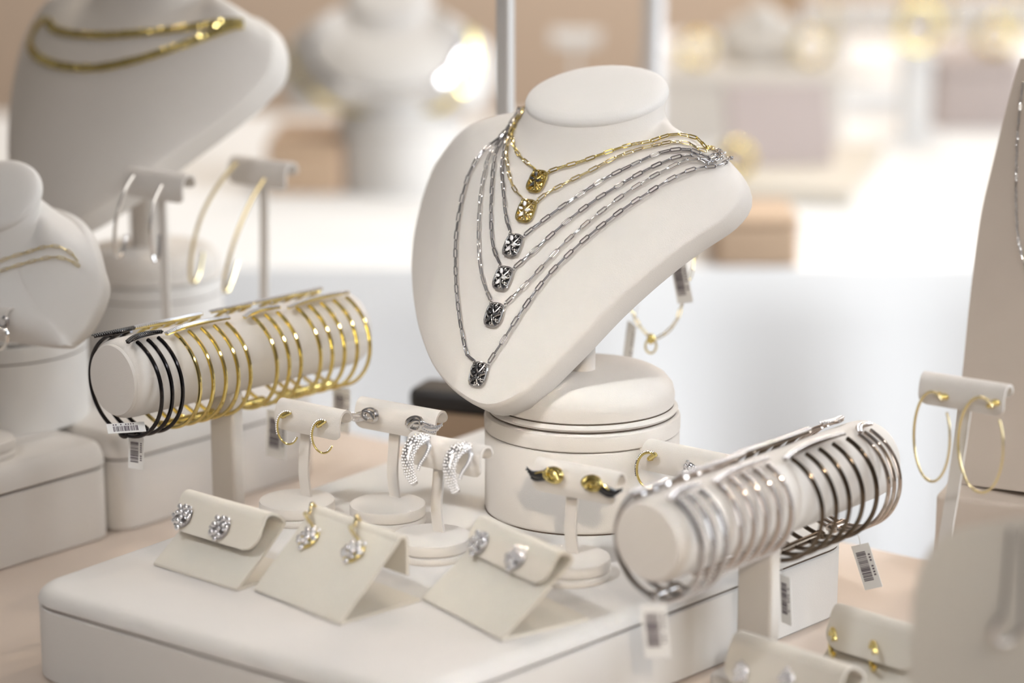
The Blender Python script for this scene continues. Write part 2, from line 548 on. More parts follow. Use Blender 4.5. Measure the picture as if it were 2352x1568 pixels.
def pendant_parts(root, m, frame, plate, inner, stone, pave):
    """cushion-shaped openwork pendant in its own xy plane, z out"""
    hw, hh, z0 = .0046, .0060, .0012
    def sq(t, k=1.0, e=.62):
        c, s_ = math.cos(t), math.sin(t)
        return Vector((hw * k * math.copysign(abs(c) ** e, c), hh * k * math.copysign(abs(s_) ** e, s_), 0))
    dome = lambda p: z0 + .0011 * (1 - (p.x / hw) ** 2 * .5 - (p.y / hh) ** 2 * .5)
    ring = MB(); pts = []
    for i in range(48):
        p = sq(2 * PI * i / 48); p.z = z0; pts.append(p)
    ring.tube(pts, .00055, 8, True, m)
    side = MB(); n = 48; vs = []
    for k, z in ((.98, 0), (1.06, .0004), (1.06, z0), (.94, z0)): vs += [sq(2 * PI * i / n, k) + Vector((0, 0, z)) for i in range(n)]
    fs = []
    for r in range(3):
        for i in range(n): fs.append((r * n + i, r * n + (i + 1) % n, (r + 1) * n + (i + 1) % n, (r + 1) * n + i))
    ring.add(vs, fs, m)
    body = build('pendant', ring, frame, root)
    pl = MB(); vs = []
    for k in (.98, .6, .02):
        for i in range(n):
            p = sq(2 * PI * i / n, k); p.z = .0006 + .0007 * (1 - k * k); vs.append(p)
    fs = []
    for r in range(2):
        for i in range(n): fs.append((r * n + i, r * n + (i + 1) % n, (r + 1) * n + (i + 1) % n, (r + 1) * n + i))
    fs.append(tuple(2 * n + i for i in range(n)))
    pl.add(vs, fs, m); build('backplate', pl, plate, body)
    fl = MB()
    def wire(pp, r=.00042):
        q = catmull([Vector((x * hw, y * hh, 0)) for x, y in pp], 6)
        for p in q: p.z = dome(p) - .0001
        fl.tube(q, r, 6, False, m)
    wire([(-.75, -.95), (-.35, -.35), (.1, .1), (.45, .55), (.62, .95)])
    wire([(-.35, -.35), (-.75, -.1), (-.95, .25)])
    wire([(.1, .1), (.55, -.05), (.95, .1)])
    wire([(-.1, -.1), (.1, -.55), (.5, -.95)])
    wire([(.1, .1), (-.25, .5), (-.35, .95)])
    for cx, cy, s_, ro in ((.62, .52, .24, .6), (.68, .2, .18, -.4), (.42, -.35, .26, 1.0), (.72, -.55, .22, .2), (-.62, -.6, .22, 2), (-.68, .6, .22, .5), (.1, -.8, .2, 2.4), (.15, .72, .22, 1.4)):
        pp = []
        for i in range(9):
            t = ro + i * .72
            q = s_ * (1 - i * .085)
            pp.append((cx + q * math.cos(t), cy + q * math.sin(t) * .8))
        wire(pp, .00034)
    build('filigree', fl, inner, body)
    for cx, cy, ln, ro in ((-.32, .55, .0028, 118), (-.62, .12, .0024, 165), (.3, .02, .0028, 12), (-.28, -.42, .0028, 62)):
        st = MB(); ln *= 1.16; a, b = ln / 2, ln * .31
        mm = m @ Tm((cx * hw, cy * hh, z0 + .0010)) @ Rz(ro)
        rim = []
        for i in range(20):
            t = 2 * PI * i / 20; rim.append(Vector((a * math.cos(t), b * math.sin(t) * (1 - .45 * abs(math.cos(t)) ** 3), 0)))
        vs = [p for p in rim] + [p * .7 + Vector((0, 0, .00035)) for p in rim]
        fs = [(i, (i + 1) % 20, 20 + (i + 1) % 20, 20 + i) for i in range(20)] + [tuple(range(20, 40))]
        st.add(vs, fs, mm)
        for f in (-.55, -.05, .45): st.gem((f * a, 0, .0003), b * .62, mm)
        build('stone', st, stone, body)
    bl = MB()
    for sx in (-1, 1): bl.tube([Vector((sx * hw * .92 + .00075 * math.cos(t), hh * .98 + .00075 * math.sin(t), z0 * .6)) for t in [2 * PI * i / 12 for i in range(12)]], .0003, 6, True, m)
    build('bail', bl, frame, body)
    return body
NECK = [
 ('gold paperclip-chain necklace with black-stone gold pendant, topmost on the bust', 'gold', 'gold_dark', 'gold', 'black_stone', 'gold', (1236, 419), 9,
  [(1198, 262), (1186, 292), (1180, 318), (1187, 346), (1205, 370), (1221, 392)], [(1262, 402), (1290, 388), (1345, 372), (1400, 352), (1460, 335), (1520, 322), (1575, 317), (1602, 327), (1614, 345)]),
 ('pale gold chain necklace with clear-stone gold pendant, second from the neck', 'gold_pale', 'gold_dark', 'gold_pale', 'bright_stone', 'gold', (1211, 487), 6,
  [(1192, 272), (1175, 310), (1168, 350), (1171, 395), (1183, 435), (1197, 465)], [(1237, 465), (1262, 445), (1300, 425), (1360, 395), (1420, 365), (1480, 345), (1540, 331), (1588, 336), (1614, 352)]),
 ('silver chain necklace with bright clear-stone pendant just below the two gold ones', 'steel', 'recess', 'silver', 'bright_stone', 'silver', (1181, 566), 8,
  [(1184, 288), (1165, 335), (1157, 390), (1160, 440), (1166, 500), (1173, 541)], [(1206, 547), (1230, 525), (1270, 495), (1330, 453), (1390, 415), (1450, 385), (1510, 358), (1560, 346), (1600, 351), (1620, 367)]),
 ('dark silver chain necklace whose clear-stone pendant hangs fourth from the neck', 'steel', 'recess', 'silver', 'bright_stone', 'silver', (1158, 641), 8,
  [(1176, 302), (1146, 346), (1136, 400), (1133, 450), (1132, 510), (1137, 570), (1146, 615)], [(1184, 622), (1205, 600), (1250, 560), (1310, 507), (1370, 462), (1430, 425), (1490, 392), (1545, 367), (1590, 358), (1624, 374)]),
 ('light silver chain necklace with dark openwork pendant, second from the bottom', 'silver', 'recess', 'silver', 'black_stone', 'silver', (1138, 725), 7,
  [(1170, 306), (1132, 350), (1117, 400), (1108, 460), (1104, 530), (1105, 580), (1112, 640), (1126, 700)], [(1161, 706), (1185, 680), (1230, 635), (1290, 570), (1350, 515), (1420, 460), (1480, 420), (1540, 387), (1590, 366), (1627, 380)]),
 ('longest silver chain necklace with dark openwork pendant lowest on the bust', 'steel', 'recess', 'silver', 'black_stone', 'silver', (1102, 861), 4,
  [(1160, 315), (1112, 355), (1085, 400), (1067, 460), (1055, 540), (1053, 600), (1056, 680), (1066, 760), (1080, 820), (1088, 838)], [(1120, 838), (1150, 800), (1200, 720), (1250, 650), (1300, 595), (1360, 540), (1430, 485), (1490, 445), (1550, 408), (1600, 388), (1643, 385)]),
]
for idx, (lab, cm_, pl_, in_, st_, fr_, pc, tilt, lp, rp) in enumerate(NECK):
    off = .0017 if idx < 5 else .0021
    A, B = on_bust(tor, lp, off), on_bust(tor, rp, off)
    pl, pn = hit(tor, *pc)
    v = (MBF.to_3x3() @ Vector((0, 1, 0))); v = (v - pn * v.dot(pn)).normalized(); s_ = v.cross(pn)
    pf = frame_m(pn * .0004, s_, v, pn) @ Rz(-tilt + 4)
    A = [p for p in A if (p - pl).length > .0115] + [pl + pf @ Vector((-.0042, .0066, .0006))]
    B = [pl + pf @ Vector((.0042, .0066, .0006))] + [p for p in B if (p - pl).length > .0115]
    root = thing('pendant_necklace', lab, 'necklace', Tm(pl), 'pendant necklaces on the bust')
    bpy.context.view_layer.update()
    # behind the neck: over the shoulders and round the nape
    bl, al = MBF.inverted() @ B[-1], MBF.inverted() @ A[0]
    back = [MBF @ Vector(p) for p in (bl + Vector((-.003, .006, -.015)), bl + Vector((-.016, .012, -.036)), (.026, .172 - .0022 * idx, -.086 - .0012 * idx), (0, .178 - .0024 * idx, -.094 - .0016 * idx), (-.024, .172 - .0022 * idx, -.086 - .0012 * idx), al + Vector((.003, .006, -.030)), al + Vector((0, .004, -.014)))]
    path = catmull(B + back + A, 8)
    q = []
    for p in path:
        l, n, _, _ = tor.find_nearest(p)
        if ((p - l).dot(n) < off or (p - l).length < .006) and p is not path[0] and p is not path[-1]: p = l + n * off
        q.append(p)
    q = [(q[max(i - 1, 0)] + q[i] * 2 + q[min(i + 1, len(q) - 1)]) / 4 for i in range(len(q))]
    q = resample(q, .0012)
    for i in range(6, len(q) - 6):
        l, n, _, _ = tor.find_nearest(q[i])
        if (q[i] - l).dot(n) < off: q[i] = l + n * off
    build('chain', into(root, chain_mesh(q, .0058 if idx in (0, 1) else .0062, .0023, .00036, tor), Matrix.Identity(4)), M[cm_], root)
    pendant_parts(root, pf, M[fr_], M[pl_], M[in_], M[st_], None)

# ================================================================== PRICE TAGS
def price_tag(p, roll, yaw, lab, w=.0088, h=.0165, tilt=0, string=None, bars=True, m=None):
    """a small white card hanging from its top edge at p"""
    t, b = axes(yaw)
    if m is None: m = frame_m(p, t, b, Vector((0, 0, 1))) @ Ry(roll) @ Rx(tilt)
    root = thing('price_tag', lab, 'price tag', m, 'hanging price tags')
    build('card', MB().box(-w / 2, w / 2, -.00015, .00015, -h, 0), M['paper'], root)
    mb = MB(); z = -h * .16
    while bars and z > -h * .80:
        d = random.choice((.00025, .0004, .0006))
        mb.box(-w * .36, w * .16, -.0003, -.0002, z - d, z); z -= d + random.choice((.0002, .0003, .0005))
    for i in range(9):
        if random.random() < .8: mb.box(w * .27, w * .38, -.0003, -.0002, -h * (.2 + .065 * i), -h * (.165 + .065 * i))
    build('barcode', mb, M['ink'], root)
    if string is not None:
        q = m.inverted() @ string
        build('thread', MB().tube(catmull([Vector((0, 0, -.001)), q * .5 + Vector((.001, 0, 0)), q], 6), .0002, 5), M['string'], root)
    return root

# clasp end of a gold necklace hanging behind the bust, with its tag
cz = 1.315
ex = thing('chain_tail', 'loose gold chain end with lobster clasp hanging behind the bust', 'chain', Tm(at(1500, 780, cz)))
bpy.context.view_layer.update()
pp = [at(x, y, cz) for x, y in ((1600, 560), (1592, 610), (1578, 660), (1566, 700), (1552, 740), (1520, 772), (1497, 776), (1470, 750), (1452, 715), (1440, 680))]
pp = [MBF @ Vector((.018, .176, -.104)), MBF @ Vector((.036, .150, -.112))] + pp + [MBF @ Vector((-.012, .120, -.108)), MBF @ Vector((-.020, .176, -.104))]
build('chain', into(ex, chain_mesh(catmull(pp, 8), .0065, .0024, .00036, None), Matrix.Identity(4)), M['gold_pale'], ex)
cl = MB(); c0 = at(1495, 778, cz - .002)
cl.ball(c0, .0028, 10, 6, sc=(.8, .6, 1.1)); cl.tube([c0 + Vector((.003 * math.cos(t), 0, .004 * math.sin(t) - .004)) for t in [2 * PI * i / 14 for i in range(14)]], .0006, 6, True)
build('clasp', into(ex, cl, Matrix.Identity(4)), M['gold'], ex)
price_tag(at(1556, 595, 1.30), -14, 40, 'white barcode tag hanging behind the right shoulder of the bust', w=.0105, h=.024, string=at(1590, 570, 1.31))
price_tag(at(1452, 742, 1.33), 12, 60, 'faint white tag hanging behind the stem of the bust', w=.009, h=.025, string=at(1465, 700, 1.32), bars=False)

# ================================================================== EARRING STANDS
BARP = ((-.0036, -.0074), (-.0047, -.0035), (-.0045, .001), (-.0030, .0050), (0, .0068), (.0034, .0058), (.0052, .0026), (.0054, -.001))
def halfpipe(L, rad, th, rc, m=None):
    k = rad / .0078
    pr = resample(catmull([Vector((0, y * k, z * k)) for y, z in BARP], 12), .0005); n = len(pr) - 1; rows = []
    for i, p in enumerate(pr):
        d = min(i, n - i) * .0005
        hl = L / 2 if d >= rc else L / 2 - rc + math.sqrt(max(rc * rc - (rc - d) ** 2, 0))
        rows.append([p + Vector((hl * (2 * j / 12 - 1), 0, 0)) for j in range(13)])
    return MB().sheet(rows, th, m)
def earring_stand(base, cross, lab, yaw=36, L=.045, rb=.0193, discs=2, rad=.0078, z=LZ, foot=None, stemoff=(0, .004), m=None, stem=None, depth=None, group='T-bar earring stands'):
    """base, cross: photo points of the foot's centre on the surface z and of the bar's middle"""
    p = onz(base[0], base[1], z) if depth is None else at(base[0], base[1], depth)
    if depth is not None: p.z = z
    mm = stand_m(p, yaw); m = m or M['suede']
    root = thing('earring_stand', lab, 'earring stand', mm, group)
    t, b = axes(yaw)
    so = Vector((stemoff[0], stemoff[1]))
    if stem:
        q = mm.inverted() @ onz(stem[1], stem[2], z + (.0098 if discs == 2 else .0058)); so = Vector((q.x, q.y))
    sb = p + t * so.x + b * so.y
    cp = ony(cross[0], cross[1], sb.y - .004)
    c = mm.inverted() @ cp; c.y = so.y
    top = (mm.inverted() @ ony(stem[0], cross[1] + 25, sb.y)).x if stem else c.x
    h = 0
    if discs == 2:
        build('foot', MB().lathe([(rb * .985, 0), (rb * 1.015, .0008), (rb * 1.015, .0030), (rb * .99, .0037), (rb * .96, .0038)], 56), m, root); h = .0039
        build('foot', MB().lathe([(rb * .96, h), (rb * .985, h + .0004), (rb, h + .0012), (rb, h + .0046), (rb * .985, h + .0056), (rb * .94, h + .0059)], 56), m, root); h += .0059
    else:
        build('foot', MB().lathe([(rb * .975, 0), (rb, .0008), (rb, .0045), (rb * .985, .0055), (rb * .94, .0058)], 56), m, root); h = .0058
    zz = [h - .0008, h + (c.z - h) * .3, h + (c.z - h) * .65, c.z - rad * .5, c.z + rad * .55]
    xx = [so.x, so.x - .0008, so.x + (top - so.x) * .55 - .0006, top, top]
    yy = [so.y, so.y - .001, so.y + .0005, so.y + .001, so.y]
    sp = catmull([Vector(q) for q in zip(xx, yy, zz)], 6)
    w = .0031
    build('stem', MB().sheet([[q + Vector((w * f, 0, 0)) for f in (-1, 0, 1)] for q in sp], .0014), m, root)
    build('crossbar', halfpipe(L, rad, .0013, .0042, Tm((c.x, c.y, c.z))), m, root)
    return root
S1 = earring_stand((683, 1188), (716, 962), 'cream stand with the small gold diamond hoops, behind the middle folded card', 36, .0425, stem=(700, 705, 1138))
S2 = earring_stand((891, 1197), (914, 962), 'cream stand with two silver leaf studs, in the middle of the box', 34, .0505, stem=(905, 908, 1140))
S3 = earring_stand((992, 1272), (1030, 1042), 'cream stand with two diamond claw earrings, left of the drum', 36, .045, stem=(1007, 1009, 1220))
S4 = earring_stand((1308, 1321), (1322, 1106), 'cream stand with gold and black leaf studs, in front of the drum', 34, .046, stem=(1313, 1316, 1268))
S5 = earring_stand((1590, 1245), (1552, 1068), 'cream stand with a gold black-stone hoop, half hidden behind the silver cuffs', 38, .050, stemoff=(-.002, .004))

def pave_strip(mb, pts, r, gap=1.6, side=None):
    for i, p in enumerate(resample(pts, r * gap)): mb.ball(p, r, 6, 4, flat=True)
def hoop(center, xdir, rad, a0, a1, r, m, lab, name='hoop_earring', stones=None, sm=None, group=None, rz=None, width=None, cat='earring'):
    """an open ring in the plane of xdir and vertical; stones set along its outside between two angles"""
    root = thing(name, lab, cat, Tm(center), group)
    rz = rz or rad
    u = xdir.normalized(); w = u.cross(Vector((0, 0, 1)))
    P = [u * rad * math.cos(R(a)) + Vector((0, 0, rz * math.sin(R(a)))) for a in [a0 + (a1 - a0) * i / 40 for i in range(41)]]
    mb = MB(); wd = width or r
    mb.tube([p for p in P], lambda q: r * (1 - .25 * q), 10, False)
    build('ring', mb, m, root)
    if stones:
        sb = MB()
        for s0, s1, rr, out in stones:
            Q = [u * (rad + r * out) * math.cos(R(a)) + Vector((0, 0, (rz + r * out) * math.sin(R(a)))) for a in [s0 + (s1 - s0) * i / 60 for i in range(61)]]
            pave_strip(sb, Q, rr, 1.9)
        build('stones', sb, sm, root)
    return root
T36, B36 = axes(36)
def on_stand(S, x, y, off): 
    l, n = hit(bvh(S), x, y); return (l + n * off, n) if l is not None else (None, None)
# small gold diamond hoops
for (cx, cy), (hx, hy), w in (((661, 983), (655, 955), 'left'), ((741, 1003), (737, 976), 'right')):
    l, n = on_stand(S1, hx, hy, .0012)
    c = ony(cx, cy, l.y - .002)
    root = hoop(c, Vector((.92, -.38, 0)), .0060, 75, 330, .00062, M['gold'], 'small gold C-hoop with a row of diamonds, %s one on its stand' % w, stones=[(78, 205, .0006, .9), (300, 326, .0005, -.9)], sm=M['crystal'], group='gold diamond hoops', rz=.0084)
    inv = Tm(c).inverted()
    st = MB().tube(catmull([inv @ (l - n * .001), inv @ (l + n * .001), Vector((0, 0, .0084)) + Vector((.0015, -.0006, 0))], 6), .0011, 8)
    build('post', st, M['gold'], root)
# silver leaf studs
def leaf_stud(S, x, y, ang, size, metal, stone, lab, flip, group):
    l, n = on_stand(S, x, y, .0006)
    up = Vector((0, 0, 1)); up = (up - n * up.dot(n)).normalized(); s_ = up.cross(n)
    root = thing('leaf_stud_earring', lab, 'earring', frame_m(l, s_, up, n), group)
    f = -1 if flip else 1; m = Rz(ang * f)
    kb = MB()
    kb.tube([m @ Vector((f * (-.0002 + .0034 * size * math.cos(t)), .0022 * size * math.sin(t), .0012 + .0008 * math.cos(t * 2))) for t in [2 * PI * i / 24 for i in range(24)]], .0010 * size, 8, True)
    kb.tube(catmull([m @ Vector((f * x_ * size, y_ * size, .0021)) for x_, y_ in ((-.003, -.0012), (0, .0010), (.004, .0006), (.0075, -.0008))], 6), lambda q: .0009 * size * (1 - .7 * q), 8)
    kb.ball((0, 0, .0006), .0022 * size, 10, 6, m, (1.3, .8, .6))
    build('knot', kb, metal, root)
    lf = MB()
    lf.tube([m @ Vector((f * (.0022 + .0100 * q) * size, (-.0006 - .0010 * math.sin(q * 3) + max(q - .75, 0) * .006) * size, .0010 * (1 - q * .5))) for q in [i / 12 for i in range(13)]], lambda q: .0019 * size * max(math.sin(PI * min(q * .75 + .25, 1)), .12), 10, False, None, (Vector((0, 0, 1)), .45))
    for i in range(10):
        q = i / 9; w = .0017 * size * (math.sin(PI * min(q * .8 + .2, 1)) ** .8)
        for k in ((-1, 0, 1) if i < 7 else (0,)):
            lf.ball(m @ Vector((f * (.0034 + .0085 * q) * size, (-.0008 - .0010 * math.sin(q * 3) + (.0022 if q > .8 else 0) * (q - .8) * 1.5 + k * w * .62) * size, .0014 * (1 - q * .5))), .00068 * size * (1 - .3 * q), 7, 4, flat=True)
    build('leaf', lf, stone, root)
    return root
leaf_stud(S2, 855, 953, 0, 1.3, M['silver'], M['crystal'], 'silver knot stud with pave leaf pointing left, on the stand left of the black bag', True, 'silver leaf studs')
leaf_stud(S2, 960, 972, 6, 1.3, M['silver'], M['crystal'], 'silver knot stud with pave leaf pointing right, on the stand left of the black bag', False, 'silver leaf studs')
leaf_stud(S4, 1276, 1091, 2, 1.3, M['gold'], M['black_stone'], 'gold knot stud with black pave leaf pointing left, in front of the drum', True, 'gold and black leaf studs')
leaf_stud(S4, 1366, 1110, -2, 1.3, M['gold'], M['black_stone'], 'gold knot stud with black pave leaf pointing right, in front of the drum', False, 'gold and black leaf studs')
# diamond claw earrings: a long curved pave horn with a slimmer one crossing beside it
def claw(x0, y0, lab):
    l, n = on_stand(S3, x0 + 22, y0 + 12, .001)
    root = thing('claw_earring', lab, 'earring', Tm(l), 'diamond claw earrings')
    bpy.context.view_layer.update()
    Z = (l - CAM).dot(cF) - .003
    mainp = catmull([at(x0 + x, y0 + y, Z + z) for x, y, z in ((32, 2, .004), (14, 2, .001), (-4, 14, -.001), (-15, 40, -.002), (-14, 68, -.002), (-6, 92, -.001), (2, 106, 0))], 10)
    wmax = .0042
    def wd(q): return wmax * min(1, .55 + 1.5 * q) * (1 - .55 * q * q)
    hb = MB().tube(mainp, lambda q: wd(q) * .82, 12)
    build('horn', into(root, hb, Matrix.Identity(4)), M['silver'], root)
    sb = MB()
    R_ = resample(mainp, .00125); N = len(R_)
    toC = -cF
    for i in range(1, N - 1):
        d = (R_[i + 1] - R_[i - 1]).normalized(); s_ = d.cross(toC).normalized(); w_ = s_.cross(d).normalized()
        r_ = wd(i / N) * .82
        for a in (-75, -40, -8, 25, 60):
            a2 = R(a + (14 if i % 2 else -3))
            sb.ball(R_[i] + s_ * r_ * math.sin(a2) - w_ * r_ * math.cos(a2) * (1 if w_.dot(toC) < 0 else -1), .00062, 6, 4, flat=True)
    build('pave_stones', into(root, sb, Matrix.Identity(4)), M['crystal'], root)
    slim = catmull([at(x0 + x, y0 + y, Z + z) for x, y, z in ((30, 6, .002), (34, 20, -.002), (26, 40, -.004), (14, 58, -.004), (8, 74, -.0035))], 8)
    sm_ = MB().tube(slim, lambda q: .0013 * (1 - .4 * q), 8)
    for p in resample(slim, .0011): sm_.ball(p + toC * .0011, .0006, 6, 4, flat=True)
    build('inner_horn', into(root, sm_, Matrix.Identity(4)), M['crystal'], root)
claw(952, 1006, 'diamond pave claw earring on the left end of its stand beside the drum')
claw(1048, 1026, 'diamond pave claw earring hanging in front of the left side of the drum')
# gold hoop with black stones, and the stud beside it
l, n = on_stand(S5, 1497, 1052, .001); c = ony(1491, 1080, l.y - .003)
hr = hoop(c, Vector((.9, -.42, 0)), .0066, 62, 322, .00075, M['gold'], 'gold C-hoop set with black stones, hanging right of the drum front', stones=[(75, 200, .00055, .9), (285, 318, .00045, -.9)], sm=M['black_stone'], rz=.0092)
build('post', MB().tube(catmull([Tm(c).inverted() @ (l - n * .001), Tm(c).inverted() @ (l + n * .0012), Vector((.003, -.001, .0085))], 6), .0013, 8), M['gold'], hr)
def cluster(tree, x, y, rad, metal, stone, lab, group, elong=1.25, ang=30, dark=True):
    l, n = hit(tree, x, y)
    up = Vector((0, 0, 1)); up = (up - n * up.dot(n)).normalized(); s_ = up.cross(n)
    root = thing('cluster_earring', lab, 'earring', frame_m(l + n * .0004, s_, up, n), group)
    m = Rz(ang)
    build('setting', MB().ball((0, 0, .0006), rad, 14, 8, m, (.92, .92 * elong, .38)), metal, root)
    sb = MB(); rnd = random.Random(int(x * 7 + y))
    for k in range(13):
        a = k * 2.4; q = rad * .98 * math.sqrt((k + .3) / 13)
        rr = rad * rnd.uniform(.2, .34)
        z = .0006 + rad * .38 * math.sqrt(max(1 - (q / rad) ** 2, .02))
        sb.gem((q * math.cos(a), q * math.sin(a) * elong, z), rr, m @ Matrix.Identity(4), .9)
        sb.ball((q * math.cos(a + .9) * .9, q * math.sin(a + .9) * elong * .9, z), rad * .11, 6, 4, m)
    build('stones', sb, stone, root)
    return root
cluster(bvh(S5), 1590, 1082, .0045, M['steel'], M['crystal'], 'small diamond cluster stud just above the front end of the silver cuffs', None)

# ================================================================== FOLDED EARRING CARDS
def folded_card(a, b, lab, profile, flap_round=.008, th=.0014, sc=1.0, z=None, m=None):
    """a, b: the two ends of the front fold (world); profile: (back, up) points of a bent sheet"""
    z = LZ if z is None else z
    d = b - a; yaw = -math.degrees(math.atan2(d.y, d.x)); W = d.length
    mm = stand_m((a + b) / 2, yaw)
    root = thing('earring_card', lab, 'earring card', mm, 'folded earring cards')
    parts = []
    for nm, prof, rnd in profile:
        pr = catmull([Vector((0, y * sc, zz * sc + th * .55)) for y, zz in prof], 7) if len(prof) > 2 else [Vector((0, y * sc, zz * sc + th * .55)) for y, zz in prof]
        L = [0]
        for p, q in zip(pr, pr[1:]): L.append(L[-1] + (q - p).length)
        tot = L[-1]; rows = []
        if rnd:
            # finer rows near the rounded end
            pr2 = []; n = 40
            for i in range(n + 1):
                s_ = tot * i / n
                for k in range(len(L) - 1):
                    if L[k] <= s_ <= L[k + 1] + 1e-12:
                        pr2.append((pr[k].lerp(pr[k + 1], (s_ - L[k]) / max(L[k + 1] - L[k], 1e-9)), s_)); break
        else: pr2 = [(p, s_) for p, s_ in zip(pr, L)]
        for p, s_ in pr2:
            dd = tot - s_; hw = W / 2
            if rnd and dd < rnd: hw = W / 2 - rnd + math.sqrt(max(rnd * rnd - (rnd - dd) ** 2, 0))
            rows.append([p + Vector((hw * (2 * j / 10 - 1), 0, 0)) for j in range(11)])
        build(nm, MB().sheet(rows, th), m or M['leather'], root)
    return root
def flap_card(top, flap):
    return [('base', ((top[0] + .010, 0), (.0, 0)), 0), ('front_panel', ((-.0004, .0006), (.0005, .0012), (top[0] * .52, top[1] * .5), top), 0), ('flap', (top,) + flap, .009)]
FLAP = flap_card((.0295, .0235), ((.0304, .0252), (.0272, .0288), (.0222, .0312), (.0186, .0304), (.0164, .0268), (.0134, .0205), (.0106, .0148)))
FLAP_LOW = flap_card((.036, .0282), ((.0368, .0302), (.0345, .0328), (.0305, .0334), (.0276, .0304), (.0250, .0260), (.0215, .0195)))
ROLL = [('base', ((.046, 0), (.0, 0)), 0), ('front_panel', ((-.0004, .0006), (.0005, .0012), (.017, .0155), (.033, .0300)), 0),
        ('back_flap', ((.033, .0300), (.0345, .0318), (.0372, .0322), (.0386, .030), (.0388, .022), (.0388, .0135)), 0)]
c1 = folded_card(onz(358, 1297, LZ), onz(549, 1357, LZ), 'folded cream card with white stone cluster studs, left front of the box', FLAP)
c2 = folded_card(onz(588, 1356, LZ), onz(785, 1435, LZ), 'folded cream card with two gold drop earrings, middle front of the box', ROLL)
c3 = folded_card(onz(975, 1377, LZ), onz(1156, 1472, LZ), 'folded cream card with white stone cluster studs, below the front of the drum', FLAP_LOW)
for tr, sx, sy, w in ((bvh(c1), 424, 1186, 'left stud on the left front card'), (bvh(c1), 510, 1213, 'right stud on the left front card'),
                      (bvh(c3), 1104, 1249, 'left stud on the card below the drum'), (bvh(c3), 1190, 1283, 'right stud on the card below the drum')):
    cluster(tr, sx, sy, .0056, M['steel'], M['crystal'], 'white diamond cluster in dark silver, ' + w, 'diamond cluster studs', ang=-28)
t2 = bvh(c2)
for hx, hy, bx, by, w in ((720, 1168, 712, 1238, 'left'), (822, 1198, 816, 1270, 'right')):
    l, n = hit(t2, bx, by)
    r_ = cluster(t2, bx, by, .0058, M['gold'], M['crystal'], 'gold cluster drop earring with clear stones, %s one on the middle card' % w, 'gold drop earrings', elong=1.15, ang=-20)
    bpy.context.view_layer.update()
    th_, tn = hit(t2, hx, hy + 4)
    inv = r_.matrix_world.inverted()
    hk = catmull([inv @ (th_ - tn * .001 + Vector((.0004, .002, .0015))), inv @ (th_ + tn * .0012 + Vector((0, 0, .0028))), inv @ (th_ + tn * .0025 + Vector((-.0002, -.003, -.002))), inv @ (l + n * .004 + Vector((0, 0, .010))), Vector((0, .0052, .002))], 8)
    build('ear_hook', MB().tube(hk, .0009, 8), M['gold_pale'], r_)

# ================================================================== BRACELET BARS
def bracelet_bar(front, yaw, Rb, L, lab, post_s, post_w, mcush):
    """front: centre of the near end; the bar runs back along its yaw"""
    t, b = axes(yaw)
    root = thing('bracelet_bar', lab, 'bracelet stand', stand_m(Vector((front.x, front.y, TZ)) + b * post_s, yaw))
    zc = front.z - TZ
    mm = Tm((0, -post_s, zc)) @ Rx(-90)
    build('cushion', MB().lathe([(Rb * .90, .0010), (Rb * .955, .0022), (Rb * .985, .0045), (Rb, .0085), (Rb, L - .008), (Rb * .98, L - .003), (Rb * .93, L - .0006), (Rb * .8, L)], 56, mm), mcush, root)
    build('end_disc', MB().lathe([(Rb * .895, .0014), (Rb * .9, .0004), (Rb * .87, -.0006), (Rb * .6, -.0011), (Rb * .2, -.0013)][::-1], 56, mm), mcush, root)
    w = post_w / 2
    build('post', MB().rbox([(-w, -w * .42), (w, -w * .42), (w, w * .42), (-w, w * .42)], .008, zc - Rb * .9, .002, .0008), mcush, root)
    build('base', MB().rbox([(-w * 1.1, -.026), (w * 1.1, -.026), (w * 1.1, .026), (-w * 1.1, .026)], 0, .008, .006, .002), mcush, root)
    return root, t, b
